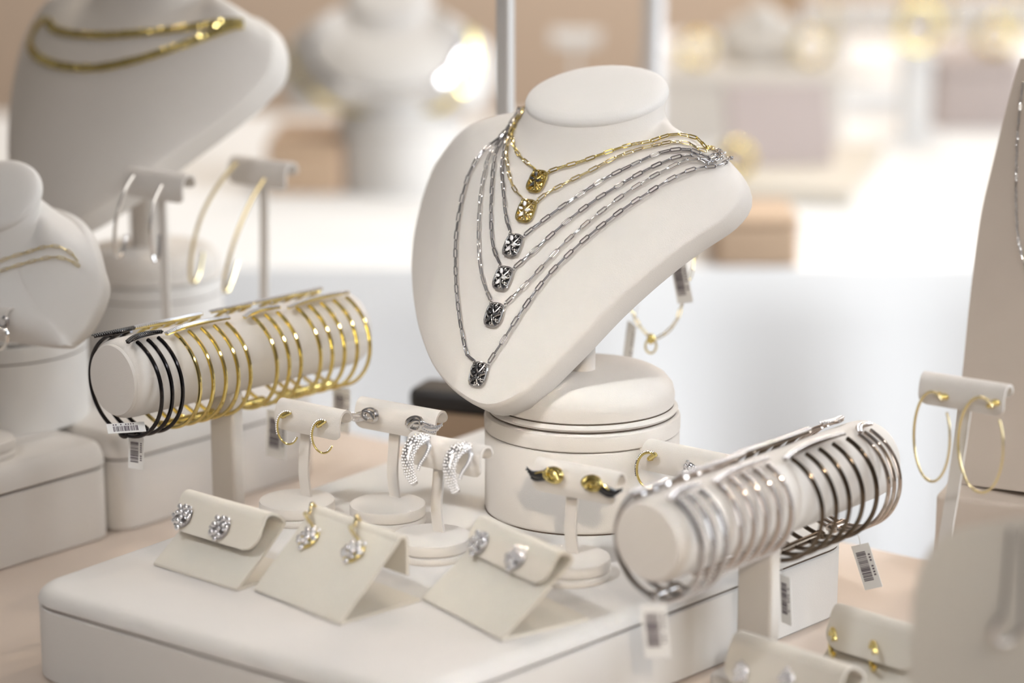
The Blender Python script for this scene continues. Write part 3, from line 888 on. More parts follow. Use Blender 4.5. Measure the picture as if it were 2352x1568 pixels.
def cuff(front, t, b, Rb, ss, hw, hh, r, metal, pave_m, lab, group, hinge=True, opening=22, bead=.0006, beads_on=False, ext=(.006, .004)):
    s0, s1 = ss[0], ss[-1]; mid = (s0 + s1) / 2
    cen = front + b * mid
    root = thing('cuff_bracelet', lab, 'bracelet', frame_m(cen, t, b, Vector((0, 0, 1))), group)
    zc = Rb + .0005 + r - hh
    def P(s_, a, k=0): 
        c, sn = math.cos(R(a)), math.sin(R(a))
        return Vector(((hw + k) * c, s_ - mid, zc + (hh + k) * sn))
    for s_ in ss:
        a0, a1 = 90 - opening, -270 + opening
        pts = [P(s_, a0 + (a1 - a0) * i / 72) for i in range(73)]
        build('band', MB().tube(pts, r, 8), metal, root)
    if beads_on:
        bm_ = MB()
        for s_ in ss:
            for i in range(64):
                a = 90 - opening - (360 - 2 * opening) * (i + .5) / 64
                bm_.ball(P(s_, a, r * .8), r * .72, 6, 4, flat=True)
        build('stones', bm_, pave_m, root)
    for sg, sh in ((1, 0), (-1, -.004)):
        pb = MB(); core = []; nn = 16
        la = s0 - ext[0] + sh * (ext[0] > .003); lb = s1 + ext[1] + sh * (ext[0] > .003)
        for i in range(nn + 1):
            q = i / nn; s_ = la + (lb - la) * q
            a = 90 - sg * (opening - 5 - 3.5 * math.sin(q * PI) + 5 * (1 - q) ** 3)
            core.append(P(s_, a, r * .4 + .0004))
        mb = MB().tube(core, lambda q: .0023 * max(math.sin(PI * min(max(q * .9 + .05, 0), 1)), .3) ** .6, 10, False, None, (Vector((0, 0, 1)), .5))
        pbar = build('top_plate', mb, metal, root)
        for p in resample(catmull(core, 3), bead * 2.0):
            for o in (-1, 0, 1): pb.ball(p + Vector((o * bead * 1.9, 0, .0011 - abs(o) * .0003)), bead, 6, 4, flat=True)
        build('pave_stones', pb, pave_m, pbar)
    if hinge:
        hb = MB(); c0, c1 = P(s0, -96), P(s1, -96)
        hb.tube([c0 - Vector((0, .0008, 0)), c0, (c0 + c1) / 2, c1, c1 + Vector((0, .0008, 0))], .0020, 10)
        hb.ball(c0, .0026, 10, 6, None, (1.5, .8, .9)); hb.ball(c1, .0026, 10, 6, None, (1.3, .8, .9))
        build('hinge', hb, metal, root)
    return root
LB = at(260, 873, 1.215); YL = 43
lbar, lt, lb_ = bracelet_bar(LB, YL, .0205, .162, 'cream padded bar carrying the black and gold cuffs at left', .073, .019, M['suede'])
def s_for(front, t, b, hw, xs):
    out = []
    for x in xs:
        lo, hi = -.02, .3
        for _ in range(40):
            m_ = (lo + hi) / 2
            X = max(px(front + b * m_ + t * hw * math.cos(R(a)) + Vector((0, 0, -.005 + .02 * math.sin(R(a)))))[0] for a in (-20, 0, 20))
            if X < x: lo = m_
            else: hi = m_
        out.append((lo + hi) / 2)
    return out
for xs, metal, pm, lab in (((372, 396, 420), 'black_metal', 'black_stone', 'black three-band cuff at the front end of the left bar'),
                          ((460, 490, 519, 548, 576), 'gold', 'crystal', 'gold five-band cuff next to the black one on the left bar'),
                          ((637, 665, 692), 'gold', 'crystal', 'gold three-band cuff third along the left bar'),
                          ((737, 764, 792, 821, 850), 'gold', 'crystal', 'gold five-band cuff at the far end of the left bar')):
    cuff(LB, lt, lb_, .0205, s_for(LB, lt, lb_, .029, xs), .029, .0262, .00105, M[metal], M[pm], lab, 'cuffs on the left bar')
RB = at(1487, 1245, 1.05); YR = 41
rbar, rt, rb_ = bracelet_bar(RB, YR, .0194, .176, 'cream padded bar carrying the silver cuffs at right', .0850, .0195, M['suede'])
for xs, metal, pm, hw, hh, r_, bo, ext_, lab in (((1612, 1640, 1668), 'grey_silver', 'crystal', .0235, .0245, .0014, True, (.005, .002), 'silver three-band diamond cuff at the front end of the right bar'),
                          ((1703, 1732, 1760, 1789, 1817), 'rose', 'crystal', .0225, .0225, .0014, True, (.003, .004), 'rosy silver five-band diamond cuff second along the right bar'),
                          ((1889, 1921, 1951, 1982, 2014), 'bronze', 'crystal', .028, .0262, .00115, False, (.006, .0005), 'dark metal five-band cuff third along the right bar'),
                          ((2041, 2054, 2067), 'rose', 'crystal', .028, .0258, .00105, False, (-.0005, .004), 'slim silver cuff at the far end of the right bar')):
    cuff(RB, rt, rb_, .0194, s_for(RB, rt, rb_, hw, xs), hw, hh, r_, M[metal], M[pm], lab, 'cuffs on the right bar', beads_on=bo, ext=ext_)
# tags on the cuffs
price_tag(at(313, 1003, 1.235), 3, 20, 'white tag with purple barcode hanging under the black cuff', h=.0172, string=at(330, 985, 1.235))
tz_, tx_ = Vector((-.95, -.22, .02)).normalized(), Vector((-.25, .90, .33)).normalized()
tz_ = (tz_ - tx_ * tz_.dot(tx_)).normalized()
price_tag(None, 0, 0, 'tag lying flat inside the bottom of the black cuff', w=.0085, h=.019, m=frame_m(at(246, 985, 1.212), tx_, tz_.cross(tx_), tz_))
price_tag(at(637, 945, 1.30), 4, 30, 'pale tag hanging behind the small gold hoops from the gold cuffs', h=.026, w=.013, string=at(640, 915, 1.30))
price_tag(at(785, 890, 1.345), 2, 25, 'pale tag hanging from the farthest gold cuff', h=.026, w=.011, string=at(790, 868, 1.345))
price_tag(at(1500, 1388, 1.04), -6, 15, 'white tag hanging from the front silver cuff over the box side', w=.0112, h=.024, string=at(1510, 1368, 1.05))
price_tag(at(1803, 1322, 1.13), -8, 70, 'tag seen edge-on beside the post of the right bar', w=.0105, h=.023, string=at(1790, 1300, 1.14))
price_tag(at(1975, 1250, 1.165), -20, 25, 'barcode tag hanging askew under the dark cuff at right', w=.0092, h=.0225, string=at(1960, 1215, 1.16))

# ================================================================== LEFT SIDE, BEHIND THE CUFF BAR
WS = [(a + b) / 2 for a, b in zip(WL, WR)]
def full_bust(tip, yaw, rec, S, m, name, lab, base_c, base_z, rb=.047, geo=None, cap_m=None, stem=True, stem_r=.0065):
    g = geo or Bust(.134 * S, [w * S for w in WS], [w * S for w in WS], k=4.6 / S, th=.022 * S, neck=(0, .1765 * S, -.036 * S), ra=.038 * S, rb=.034 * S, shoulder=.085 * S)
    fr_ = bust_frame(tip, yaw, rec)
    root = thing(name, lab, 'jewelry bust', Tm((base_c.x, base_c.y, base_z)))
    bpy.context.view_layer.update()
    tors = build('torso', into(root, g.mb, fr_), m, root)
    build('neck_cap', into(root, g.cap, fr_), cap_m or m, root)
    q = rb / .047
    if stem:
        back = fr_ @ Vector((0, g.H * .75, -.03 * S))
        h = back.z - base_z
        build('stem', MB().tube([(0, 0, .015 * q), (0, 0, h * .6), (back.x - base_c.x, back.y - base_c.y, h)], stem_r, 20), m, root)
    build('base', MB().lathe([(.046 * q, 0), (.0490 * q, .0018), (.0468 * q, .0036), (.0472 * q, .009), (.0462 * q, .0135 * q), (.043 * q, .0175 * q), (.039 * q, .0198 * q), (.034 * q, .0208 * q), (.02 * q, .021 * q)], 64), m, root)
    return root, tors, fr_, g
def simple_drum(c, r, h, lab, m, name='riser_drum'):
    d = thing(name, lab, 'display riser', Tm(c))
    build('body', MB().lathe([(r * .985, 0), (r, .002), (r, h * .8), (r * .985, h * .81)], 64), m, d)
    build('seam_shade', MB().tube([(r * .987 * math.cos(2 * PI * i / 64), r * .987 * math.sin(2 * PI * i / 64), h * .8105) for i in range(64)], .0005, 6, True), M['seam_shade'], d)
    build('lid', MB().lathe([(r * .985, h * .811), (r * 1.004, h * .825), (r * 1.004, h - .003), (r * .985, h - .0005), (r * .9, h)], 64), m, d)
    return d
def necklace(tors, groups, lab, m, L=.006, w=.0024, r=.0004, off=.0012, back=None, style='link', group=None, Z=None):
    tree = bvh(tors)
    P = on_bust(tree, groups, off)
    root = thing('chain_necklace', lab, 'necklace', Tm(P[len(P) // 2]), group)
    bpy.context.view_layer.update()
    q = catmull(P + (back or []), 8)
    q2 = []
    for p in q:
        l, n, _, _ = tree.find_nearest(p)
        if (p - l).dot(n) < off or (p - l).length < .006: p = l + n * off
        q2.append(p)
    if style == 'link': mb = chain_mesh(q2, L, w, r, tree)
    else:
        mb = MB(); pts = resample(q2, .0035)
        for a, b in zip(pts, pts[1:]):
            d = (b - a).normalized(); c = (a + b) / 2; l, n, _, _ = tree.find_nearest(c)
            u = (c - l); u = (u - d * u.dot(d)).normalized(); s_ = u.cross(d)
            mb.box(-.0016, .0016, -w / 2, w / 2, -r, r, frame_m(c, d, s_, u) @ Rx(random.uniform(-9, 9)), bev=.0003)
    build('chain', into(root, mb, Matrix.Identity(4)), m, root)
    return root
# big bust with two flat gold chains
dc = onz(350, 806, LBT)
dc = at(352, 790, 1.53); dc.z = LBT
simple_drum(dc, .0445, .050, 'pale round drum under the large bust at left', M['suede_cool'])
bigb, bigt, bigf, bigg = full_bust(at(92, 528, 1.42), 31, 28, 1.02, M['suede'], 'necklace_bust', 'large shaded bust at left wearing two flat gold chains', dc, LBT + .050, rb=.0435, stem_r=.012)
necklace(bigt, [(112, 48), (125, 68), (170, 80), (240, 83), (320, 78), (400, 70), (470, 60), (530, 52), (560, 55)], 'upper flat gold chain on the large shaded bust at left', M['gold'], w=.0052, r=.0007, style='flat', group='flat gold chains')
necklace(bigt, [(105, 45), (78, 75), (72, 105), (90, 132), (130, 150), (190, 158), (260, 152), (340, 132), (420, 105), (480, 82), (540, 60), (562, 60)], 'lower flat gold chain on the large shaded bust at left', M['gold'], w=.0052, r=.0007, style='flat', group='flat gold chains')
# small half bust on its drum, left edge
HW = [.068, .076, .080, .083, .085, .087, .088, .088, .085]
def half_bust(S): return Bust(.050 * S, [w * S for w in HW], [w * S for w in HW], k=5.0 / S, th=.016 * S, neck=(0, .096 * S, -.032 * S), ra=.034 * S, rb=.030 * S, shoulder=.08 * S, cap=62)
sd = onz(8, 952, LBT)
simple_drum(sd, .049, .050, 'pale drum at the left edge under the small white bust', M['suede_cool'])
smb, smt, _, _ = full_bust(at(-112, 762, 1.28), 26, 16, .78, M['suede_cool'], 'necklace_bust', 'small white bust at the left edge with thin gold chains', sd, LBT + .050, rb=.045, geo=half_bust(.78))
for pts, lab in (([(2, 602), (40, 588), (90, 572), (130, 566), (160, 580), (178, 600)], 'upper thin gold chain on the small white bust'),
                 ([(2, 625), (40, 612), (80, 600), (130, 590), (165, 600), (182, 612)], 'lower thin gold chain on the small white bust')):
    necklace(smt, pts, lab, M['gold_pale'], L=.005, w=.0018, r=.0003, group='thin gold chains')
# earring stands with long hoops
S6 = earring_stand((352, 0), (345, 428), 'tall taupe stand with long silver hoops behind the left bar', 36, .046, rb=.018, z=LBT, depth=1.365, m=M['suede'], rad=.0085)
S7 = earring_stand((585, 0), (590, 398), 'tall taupe stand with long gold hoops behind the left bar', 36, .046, rb=.018, z=LBT, depth=1.43, m=M['suede'], rad=.0085)
def px_hoop(pts, Z, r, m, lab, group, swing=.022):
    n = len(pts); P = [at(x, y, Z + swing * dz) for x, y, dz in pts]
    root = thing('hoop_earring', lab, 'earring', Tm(P[0]), group)
    bpy.context.view_layer.update()
    build('ring', into(root, MB().tube(catmull(P, 10), r, 8), Matrix.Identity(4)), m, root)
    return root
px_hoop([(308, 402, 0), (286, 440, 0), (268, 500, .1), (263, 560, .3), (270, 592, .5), (282, 580, .8), (290, 540, 1)], 1.35, .0011, M['silver'], 'left long silver hoop on the tall taupe stand', 'long silver hoops')
px_hoop([(372, 424, 0), (352, 470, 0), (345, 530, .1), (349, 580, .4), (356, 600, .5), (364, 585, .8), (366, 540, 1)], 1.35, .0011, M['silver'], 'right long silver hoop on the tall taupe stand', 'long silver hoops')
px_hoop([(545, 372, 0), (505, 420, 0), (465, 490, .05), (442, 570, .15), (437, 630, .35), (446, 648, .5), (458, 625, .7), (466, 580, 1)], 1.415, .0011, M['gold_pale'], 'left long gold hoop on the tall taupe stand', 'long gold hoops')
px_hoop([(608, 410, 0), (575, 465, 0), (543, 540, .05), (522, 610, .15), (514, 660, .35), (522, 668, .5), (534, 640, .7), (546, 600, 1)], 1.415, .0011, M['gold_pale'], 'right long gold hoop on the tall taupe stand', 'long gold hoops')
S9 = earring_stand((-44, 1045), (-50, 728), 'cream earring stand cut off by the left edge with a dark hoop', 36, .045, rb=.0185, z=LBT)
px_hoop([(6, 728, 0), (16, 734, 0), (14, 748, .1), (2, 752, .3), (-8, 742, .4)], 1.262, .0011, M['steel'], 'dark silver hoop stud at the left edge of the photo', None)
px_hoop([(-4, 756, 0), (12, 758, 0), (17, 772, 0), (13, 792, .2), (0, 803, .4), (-18, 800, .6)], 1.262, .0011, M['silver'], 'silver hoop hanging under the bar end at the left edge', None)

# ================================================================== RIGHT EDGE
def board(outline_px, axis_x, Z, yaw, rec, th, m, name, lab, cat, zbase, kcurve=2.0):
    """an upright padded board: the photographed left outline on a reclined plane, mirrored about its own middle"""
    O = at(axis_x, outline_px[-1][1], Z); fr_ = bust_frame(O, yaw, rec); inv = fr_.inverted()
    n = fr_.to_3x3() @ Vector((0, 0, 1))
    L = []
    for x, y in outline_px:
        d = ray(x, y); p = CAM + d * ((O - CAM).dot(n) / d.dot(n)); q = inv @ p; L.append((q.x, q.y))
    L = [(p.x, p.y) for p in catmull([Vector((a, b, 0)) for a, b in L], 5)]
    rows = [[Vector((x * f, y, -kcurve * (x * f) ** 2)) for f in [j / 8 - 1 for j in range(17)]] for x, y in L]
    zmin = (fr_ @ Vector((0, L[-1][1], 0))).z
    root = thing(name, lab, cat, Tm((O.x, O.y, zbase)))
    bpy.context.view_layer.update()
    mb = MB().sheet([[v for v in r] for r in rows], th)
    p_ = build('panel', into(root, mb, fr_), m, root)
    return root, p_, fr_, L
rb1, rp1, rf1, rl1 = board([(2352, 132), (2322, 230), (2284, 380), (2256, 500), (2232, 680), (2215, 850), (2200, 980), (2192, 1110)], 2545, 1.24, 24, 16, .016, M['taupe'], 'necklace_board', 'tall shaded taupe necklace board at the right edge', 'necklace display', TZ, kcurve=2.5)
bb = at(2560, 1200, 1.24)
zt = (rf1 @ Vector((0, rl1[-1][1], 0))).z
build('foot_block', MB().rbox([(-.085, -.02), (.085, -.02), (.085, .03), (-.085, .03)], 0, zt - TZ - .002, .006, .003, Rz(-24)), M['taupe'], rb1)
necklace(rp1, [(2352, 190), (2340, 300), (2336, 420), (2338, 520), (2345, 570), (2360, 620)], 'fine silver chain hanging on the tall taupe board at right', M['silver'], L=.0045, w=.0016, r=.0003, off=.001)
S8 = earring_stand((2216, 0), (2218, 902), 'taupe stand with two big gold hoops at the right edge', 36, .043, rb=.018, z=TZ, depth=1.08, m=M['suede'], rad=.0075)
t8 = bvh(S8)
for (cx, cy), ra_, rz_, w, (ax, ay) in (((2140, 1003), .0118, .0215, 'left', (2158, 905)), ((2252, 1022), .0142, .0225, 'right', (2274, 930))):
    l, n = hit(t8, ax, ay)
    c = ony(cx, cy, l.y - .0015)
    h = hoop(c, T36 * 1.0 - B36 * .35, ra_, 60, 400, .00075, M['gold_pale'], 'big thin gold hoop on the stand at the right edge, %s one' % w, group='big gold hoops', rz=rz_)
    inv = Tm(c).inverted()
    top = Vector((ra_ * .45, 0, rz_ * .9))
    build('clasp', MB().tube(catmull([inv @ (l - n * .0008), inv @ (l + n * .0012), top], 6), .0012, 8).ball(top, .0020, 10, 6, None, (1.4, 1, .8)), M['gold'], h)
fb, fp, ff, fl_ = board([(2352, 1192), (2290, 1203), (2215, 1215), (2160, 1245), (2122, 1300), (2104, 1370), (2098, 1450), (2092, 1560), (2086, 1700)], 2390, .90, 14, 26, .014, M['leather'], 'necklace_board', 'cream rounded necklace board in the right bottom corner', 'necklace display', TZ, kcurve=1.0)
zt = (ff @ Vector((0, fl_[-1][1], 0))).z
oo = ff @ Vector((0, fl_[-1][1], 0))
build('foot', MB().rbox([(-.047, -.004), (.047, -.004), (.047, .062), (-.047, .062)], 0, max(zt - TZ - .002, .004), .006, .0015, Tm((oo.x - fb.location.x, oo.y - fb.location.y, 0)) @ Rz(-14)), M['leather'], fb)
ft = bvh(fp)
P = on_bust(ft, [(2322, 1215), (2316, 1290), (2310, 1360), (2303, 1425)], .0012); P2 = on_bust(ft, [(2345, 1460), (2350, 1400), (2351, 1300), (2351, 1215)], .0012)
pn_ = thing('pendant_necklace', 'silver chain with an open drop pendant on the corner board', 'necklace', Tm(P[0])); bpy.context.view_layer.update()
build('chain', into(pn_, MB().tube(catmull(P, 6), .0006, 8), Matrix.Identity(4)), M['steel'], pn_)
build('chain', into(pn_, MB().tube(catmull(P2, 6), .0006, 8), Matrix.Identity(4)), M['steel'], pn_)
l, n = hit(ft, 2308, 1455)
dp = MB(); cc = l + n * .003
dp.tube(catmull([cc + Vector(v) for v in ((-.001, 0, .006), (-.004, 0, .001), (-.002, 0, -.004), (.003, 0, -.003), (.008, 0, .003))], 8), .0017, 10)
build('pendant', into(pn_, dp, Matrix.Identity(4)), M['silver'], pn_)
# two cards in the near foreground
c4 = folded_card(onz(1612, 1660, TZ), onz(1868, 1752, TZ), 'cream folded card with blurred silver studs at the bottom edge', FLAP, z=TZ, sc=1.15)
t4 = bvh(c4)
for sx, sy, w in ((1706, 1545, 'left'), (1812, 1562, 'right')):
    cluster(t4, sx, sy, .0042, M['silver'], M['crystal'], 'silver stud, %s one on the card at the bottom edge' % w, 'silver studs on the bottom card')
c5 = folded_card(onz(1852, 1572, TZ), onz(2062, 1640, TZ), 'small cream card with gold huggies beside the corner board', FLAP, z=TZ, sc=1.05)
t5 = bvh(c5)
for sx, sy, w in ((1925, 1452, 'left'), (2018, 1482, 'right')):
    l, n = hit(t5, sx, sy)
    if l is None: continue
    h = hoop(l + n * .0045 + Vector((0, 0, -.006)), T36 * .6 - B36 * .8, .0062, 30, 330, .0015, M['gold'], 'thick gold huggie, %s one on the card beside the corner board' % w, group='gold huggies')

# ================================================================== BLACK BAG BEHIND THE DRUM
bp_ = at(1068, 1085, 1.455); bp_.z = TZ
bag = thing('small_bag', 'small black and tan leather bag behind the drum', 'bag', stand_m(bp_, 20))
build('body', MB().rbox([(-.030, -.014), (.030, -.014), (.030, .014), (-.030, .014)], 0, .050, .006, .004), M['tan_leather'], bag)
build('flap', MB().rbox([(-.031, -.0165), (.031, -.0165), (.031, .0155), (-.031, .0155)], .042, .056, .007, .005), M['black_leather'], bag)
build('strap', MB().tube(catmull([(-.027, -.0165, .040), (-.024, -.020, .022), (0, -.0215, .012), (.024, -.020, .020), (.029, -.0165, .034)], 8), .0032, 8), M['black_leather'], bag)
build('bottom_band', MB().rbox([(-.0305, -.0148), (.0305, -.0148), (.0305, .0148), (-.0305, .0148)], .0005, .012, .0062, .002), M['black_leather'], bag)

# ================================================================== TABLES BEHIND, WITH WHITE CLOTHS
def cloth_table(x0, x1, y0, y1, lab, drop=.62):
    root = thing('cloth_table', lab, 'table', Tm(((x0 + x1) / 2, (y0 + y1) / 2, 0)))
    hx, hy = (x1 - x0) / 2, (y1 - y0) / 2
    build('table_top', MB().box(-hx + .01, hx - .01, -hy + .01, hy - .01, .71, .744), M['pole_white'], root)
    for a in (-1, 1):
        for b in (-1, 1): build('leg', MB().box(a * (hx - .06) - .02, a * (hx - .06) + .02, b * (hy - .06) - .02, b * (hy - .06) + .02, 0, .71), M['pole_white'], root)
    loop = []
    N = 240
    per = 4 * (hx + hy)
    pts = []
    for i in range(N):
        s_ = per * i / N
        for (ax, ay), (bx, by), L in (((-hx, -hy), (hx, -hy), 2 * hx), ((hx, -hy), (hx, hy), 2 * hy), ((hx, hy), (-hx, hy), 2 * hx), ((-hx, hy), (-hx, -hy), 2 * hy)):
            if s_ <= L:
                f = s_ / L; pts.append(((ax + (bx - ax) * f), (ay + (by - ay) * f), i)); break
            s_ -= L
    vs = []
    steps = [(.985, .75, 0), (.997, .7492, 0), (1.0, .746, 0), (1.0, .70, .3), (1.0, .55, .8), (1.0, .75 - drop, 1.2)]
    for k, z, w in steps:
        for x, y, i in pts:
            wob = w * .012 * math.sin(i * .55 + math.sin(i * .13) * 2)
            l = math.hypot(x / hx, y / hy)
            nx, ny = (0, -1) if abs(y + hy) < 1e-6 else (0, 1) if abs(y - hy) < 1e-6 else (1, 0) if x > 0 else (-1, 0)
            vs.append((x * k + nx * (wob + w * .012), y * k + ny * (wob + w * .012), z))
    fs = []
    n = len(pts)
    for r in range(len(steps) - 1):
        for i in range(n):
            j = (i + 1) % n; fs.append((r * n + i, (r + 1) * n + i, (r + 1) * n + j, r * n + j))
    fs.append(tuple(range(n)))
    build('tablecloth', MB().add(vs, fs), M['cloth'], root)
    return root
cloth_table(-1.0, 1.25, 2.02, 2.96, 'white clothed table right behind the displays in focus')
cloth_table(.22, 1.7, 3.15, 3.85, 'white clothed table farther back at right, under bright risers')
BZ = .7505
def onB(x, y): return onz(x, y, BZ)
def box_at(name, x0, x1, y0, ytop, depth, lab, m, yaw=0, cat='display riser', lid=True, z=BZ):
    """a riser whose front bottom edge runs from x0 to x1 at row y0 and whose front top edge is at row ytop"""
    a, b = onz(x0, y0, z), onz(x1, y0, z)
    c = (a + b) / 2; W = (b - a).length; h = ony((x0 + x1) / 2, ytop, c.y).z - z
    root = thing(name, lab, cat, Tm((c.x, c.y, z)) @ Rz(yaw))
    build('body', MB().rbox([(-W / 2, 0), (W / 2, 0), (W / 2, depth), (-W / 2, depth)], 0, h * .8, .006, .002), m, root)
    build('lid', MB().rbox([(-W / 2 - .001, -.001), (W / 2 + .001, -.001), (W / 2 + .001, depth + .001), (-W / 2 - .001, depth + .001)], h * .8 + .0005, h, .006, .004), m, root)
    return root, c, h
# bust on a drum, centre left
bd = onB(920, 428)
simple_drum(bd, .062, .072, 'white drum on the clothed table under the blurred white bust', M['suede_cool'])
bt = bd + Vector((0, -.05, .088)); 
b2, b2t, b2f, b2g = full_bust(Vector((bd.x - .015, bd.y - .066, BZ + .097)), 4, 20, 1.22, M['suede_cool'], 'necklace_bust', 'blurred white bust with gold and silver chains on the clothed table', bd, BZ + .072, rb=.052, geo=half_bust(1.22))
necklace(b2t, [(690, 60), (665, 110), (680, 165), (730, 215), (800, 248), (890, 262), (980, 250), (1050, 215), (1090, 160), (1085, 100), (1070, 60)], 'gold collar chain low on the blurred white bust', M['gold'], w=.007, r=.0012, style='flat', off=.0025)
necklace(b2t, [(720, 80), (715, 130), (760, 180), (830, 208), (900, 215), (970, 205), (1030, 170), (1060, 120), (1055, 80)], 'silver collar chain above the gold one on the blurred white bust', M['silver'], w=.007, r=.0012, style='flat', off=.0025)
box_at('display_box', 612, 788, 446, 330, .16, 'tan riser box left of the blurred white drum', M['tanbox'])
box_at('display_box', 1640, 1835, 612, 500, .10, 'tan riser box at the front edge of the clothed table, right of the bust', M['tanbox'])
wb, wc, wh = box_at('display_box', 1560, 1960, 468, 432, .30, 'low bright cream tray box on the clothed table at right', M['leather'], yaw=-14)
# leaning mauve earring panel on the tray
pq = wc + Vector((.03, .14, wh))
pnl = thing('earring_easel', 'mauve earring panel leaning on the low cream tray', 'earring display', Tm(pq) @ Rz(10))
build('panel', MB().rbox([(-.055, -.004), (.055, -.004), (.055, .004), (-.055, .004)], .0, .085, .003, .002, Rx(-22)), M['lilac'], pnl)
build('strut', MB().box(-.012, .012, .033, .037, 0, .06, None), M['lilac'], pnl)
tb1, tc1, th1 = box_at('display_box', 1500, 1935, 330, 168, .25, 'wide cream riser with bright top at the back of the clothed table', M['suede'])
box_at('display_box', 2148, 2346, 296, 140, .18, 'mauve riser box right of the white column at back', M['lilac'])
# column with a gold ring on top
cp = onB(2098, 322)
colm = thing('display_column', 'white column stand with gold bangle on the clothed table at right', 'display column', Tm(cp))
hh_ = ony(2098, 135, cp.y).z - BZ
build('shaft', MB().rbox([(-.016, -.014), (.016, -.014), (.016, .014), (-.016, .014)], .006, hh_, .003, .001), M['pole_white'], colm)
build('foot', MB().box(-.03, .03, -.03, .03, 0, .006), M['pole_white'], colm)
build('cap', MB().rbox([(-.022, -.02), (.022, -.02), (.022, .02), (-.022, .02)], hh_, hh_ + .006, .004, .002), M['pole_white'], colm)
def bangle(c, r, tr, m, lab, rot=None, group=None, name='bangle'):
    mb = MB()
    mb.tube([(r * math.cos(t), 0, r * math.sin(t)) for t in [2 * PI * i / 40 for i in range(40)]], tr, 10, True)
    for i in range(20):
        t = 2 * PI * i / 20; mb.ball((r * math.cos(t), -tr * .9, r * math.sin(t)), tr * .5, 6, 4, flat=True)
    return solo(name, mb, m, lab, 'bangle', Tm(c) @ (rot or Matrix.Identity(4)), group)
bangle(cp + Vector((0, 0, hh_ + .006 + .030)), .026, .004, M['gold'], 'gold bangle standing on the white column at right back', Rz(25))
bangle(onB(2290, 0) if False else Vector((onB(2290, 296).x, onB(2290, 296).y + .04, ony(2290, 140, onB(2290, 296).y).z + .0245)), .020, .0045, M['gold'], 'gold bangle standing on the mauve riser at right back', Rz(-30))
# gold and silver bangles standing on the wide riser and on the tray
tz = BZ + th1
for x, r_, m_, lab in ((1600, .017, 'gold', 'gold bangle on the wide cream riser, leftmost'), (1862, .019, 'gold_pale', 'pale gold bangle on the wide cream riser, rightmost')):
    q = ony(x, 150, tc1.y + .05)
    bangle(Vector((q.x, tc1.y + .05, tz + r_ + .0042)), r_, .0042, M[m_], lab, Rz(random.uniform(-30, 30)))
for x, yy, r_, m_, lab in ((1690, .05, .016, 'gold', 'gold bangle standing on the low cream tray'),):
    q = ony(x, 400, wc.y + yy); bangle(Vector((q.x, wc.y + yy, BZ + wh + r_ + .0042)), r_, .0042, M[m_], lab, Rz(15))
# small white bust on the wide riser
q = ony(1742, 150, tc1.y + .08); mini = Vector((q.x, tc1.y + .09, tz))
full_bust(mini + Vector((0, -.03, .012)), 8, 20, .55, M['suede_cool'], 'necklace_bust', 'tiny white bust standing on the wide cream riser at back', mini, tz, rb=.026, geo=half_bust(.55))
# wooden frame behind it
q = ony(1800, 130, tc1.y + .16)
wf = thing('picture_frame', 'warm wooden upright frame behind the tiny white bust', 'frame', Tm((q.x, tc1.y + .165, tz)))
build('frame', MB().box(-.017, -.012, -.003, .003, 0, .09).box(.012, .017, -.003, .003, 0, .09).box(-.012, .012, -.003, .003, 0, .005).box(-.012, .012, -.003, .003, .085, .09), M['wood'], wf)
build('backing', MB().box(-.012, .012, -.001, .002, .005, .085), M['tanbox'], wf)
# pale earring stand between the poles
earring_stand((1322, 272), (1322, 88), 'white earring stand far behind, between the two upright poles', 8, .058, rb=.024, z=BZ, m=M['cloth'], rad=.010, group=None)
# far table: rows of silver bangles on padded bars
CZ = .7505
def bg_bar(cx, cy, z, yaw, n, lab, m, group, L=.16):
    root = thing('bracelet_bar', lab, 'bracelet stand', stand_m(Vector((cx, cy, z)), yaw))
    build('cushion', MB().lathe([(.018, 0), (.02, .003), (.02, L - .003), (.018, L)], 32, Tm((0, -L / 2, .085)) @ Rx(-90)), M['suede'], root)
    build('post', MB().box(-.009, .009, -.008, .008, .006, .068), M['suede'], root)
    build('base', MB().rbox([(-.03, -.04), (.03, -.04), (.03, .04), (-.03, .04)], 0, .006, .005, .002), M['suede'], root)
    t, b = axes(yaw)
    for i in range(n):
        s_ = -L / 2 + .014 + (L - .028) * i / (n - 1)
        mm = m[i % len(m)]
        p = Vector((cx, cy, z + .085 - .0065)) + b * s_
        bangle(p, .0285, .0022, M[mm], '%s bangle on the %s, %s from its near end' % ('gold' if 'gold' in mm else 'silver', group, ('first', 'second', 'third', 'fourth', 'fifth', 'sixth', 'seventh', 'eighth')[i]), Rz(-yaw), 'bangles on the ' + group)
    return root
q = onz(1935, 195, CZ); bg_bar(q.x, q.y + .06, CZ, 78, 6, 'padded bar of silver bangles on the far table', ('silver', 'silver', 'gold_pale'), 'bar on the far table', .20)
q = onz(2250, 185, CZ); bg_bar(q.x, q.y + .06, CZ, 74, 6, 'padded bar of silver and gold bangles at the top right corner', ('silver', 'gold', 'silver'), 'bar at the top right corner', .20)
# upright poles
def pole(x, Y, w, m, lab, ytop=-150, z=TZ):
    p = ony(x, 500, Y); p.z = z
    root = thing('upright_pole', lab, 'pole', Tm(p))
    build('shaft', MB().rbox([(-w / 2, -w / 2), (w / 2, -w / 2), (w / 2, w / 2), (-w / 2, w / 2)], .008, .62, w * .2, .001, Rz(-28)), m, root)
    build('base_plate', MB().rbox([(-.02, -.02), (.02, -.02), (.02, .02), (-.02, .02)], 0, .008, .006, .002, Rz(-28)), m, root)
    return root
pole(1161, 1.375, .0088, M['pole'], 'grey square pole rising behind the left side of the bust')
pole(1496, 2.11, .0145, M['pole_white'], 'white pole on the clothed table behind the bust neck', z=BZ)

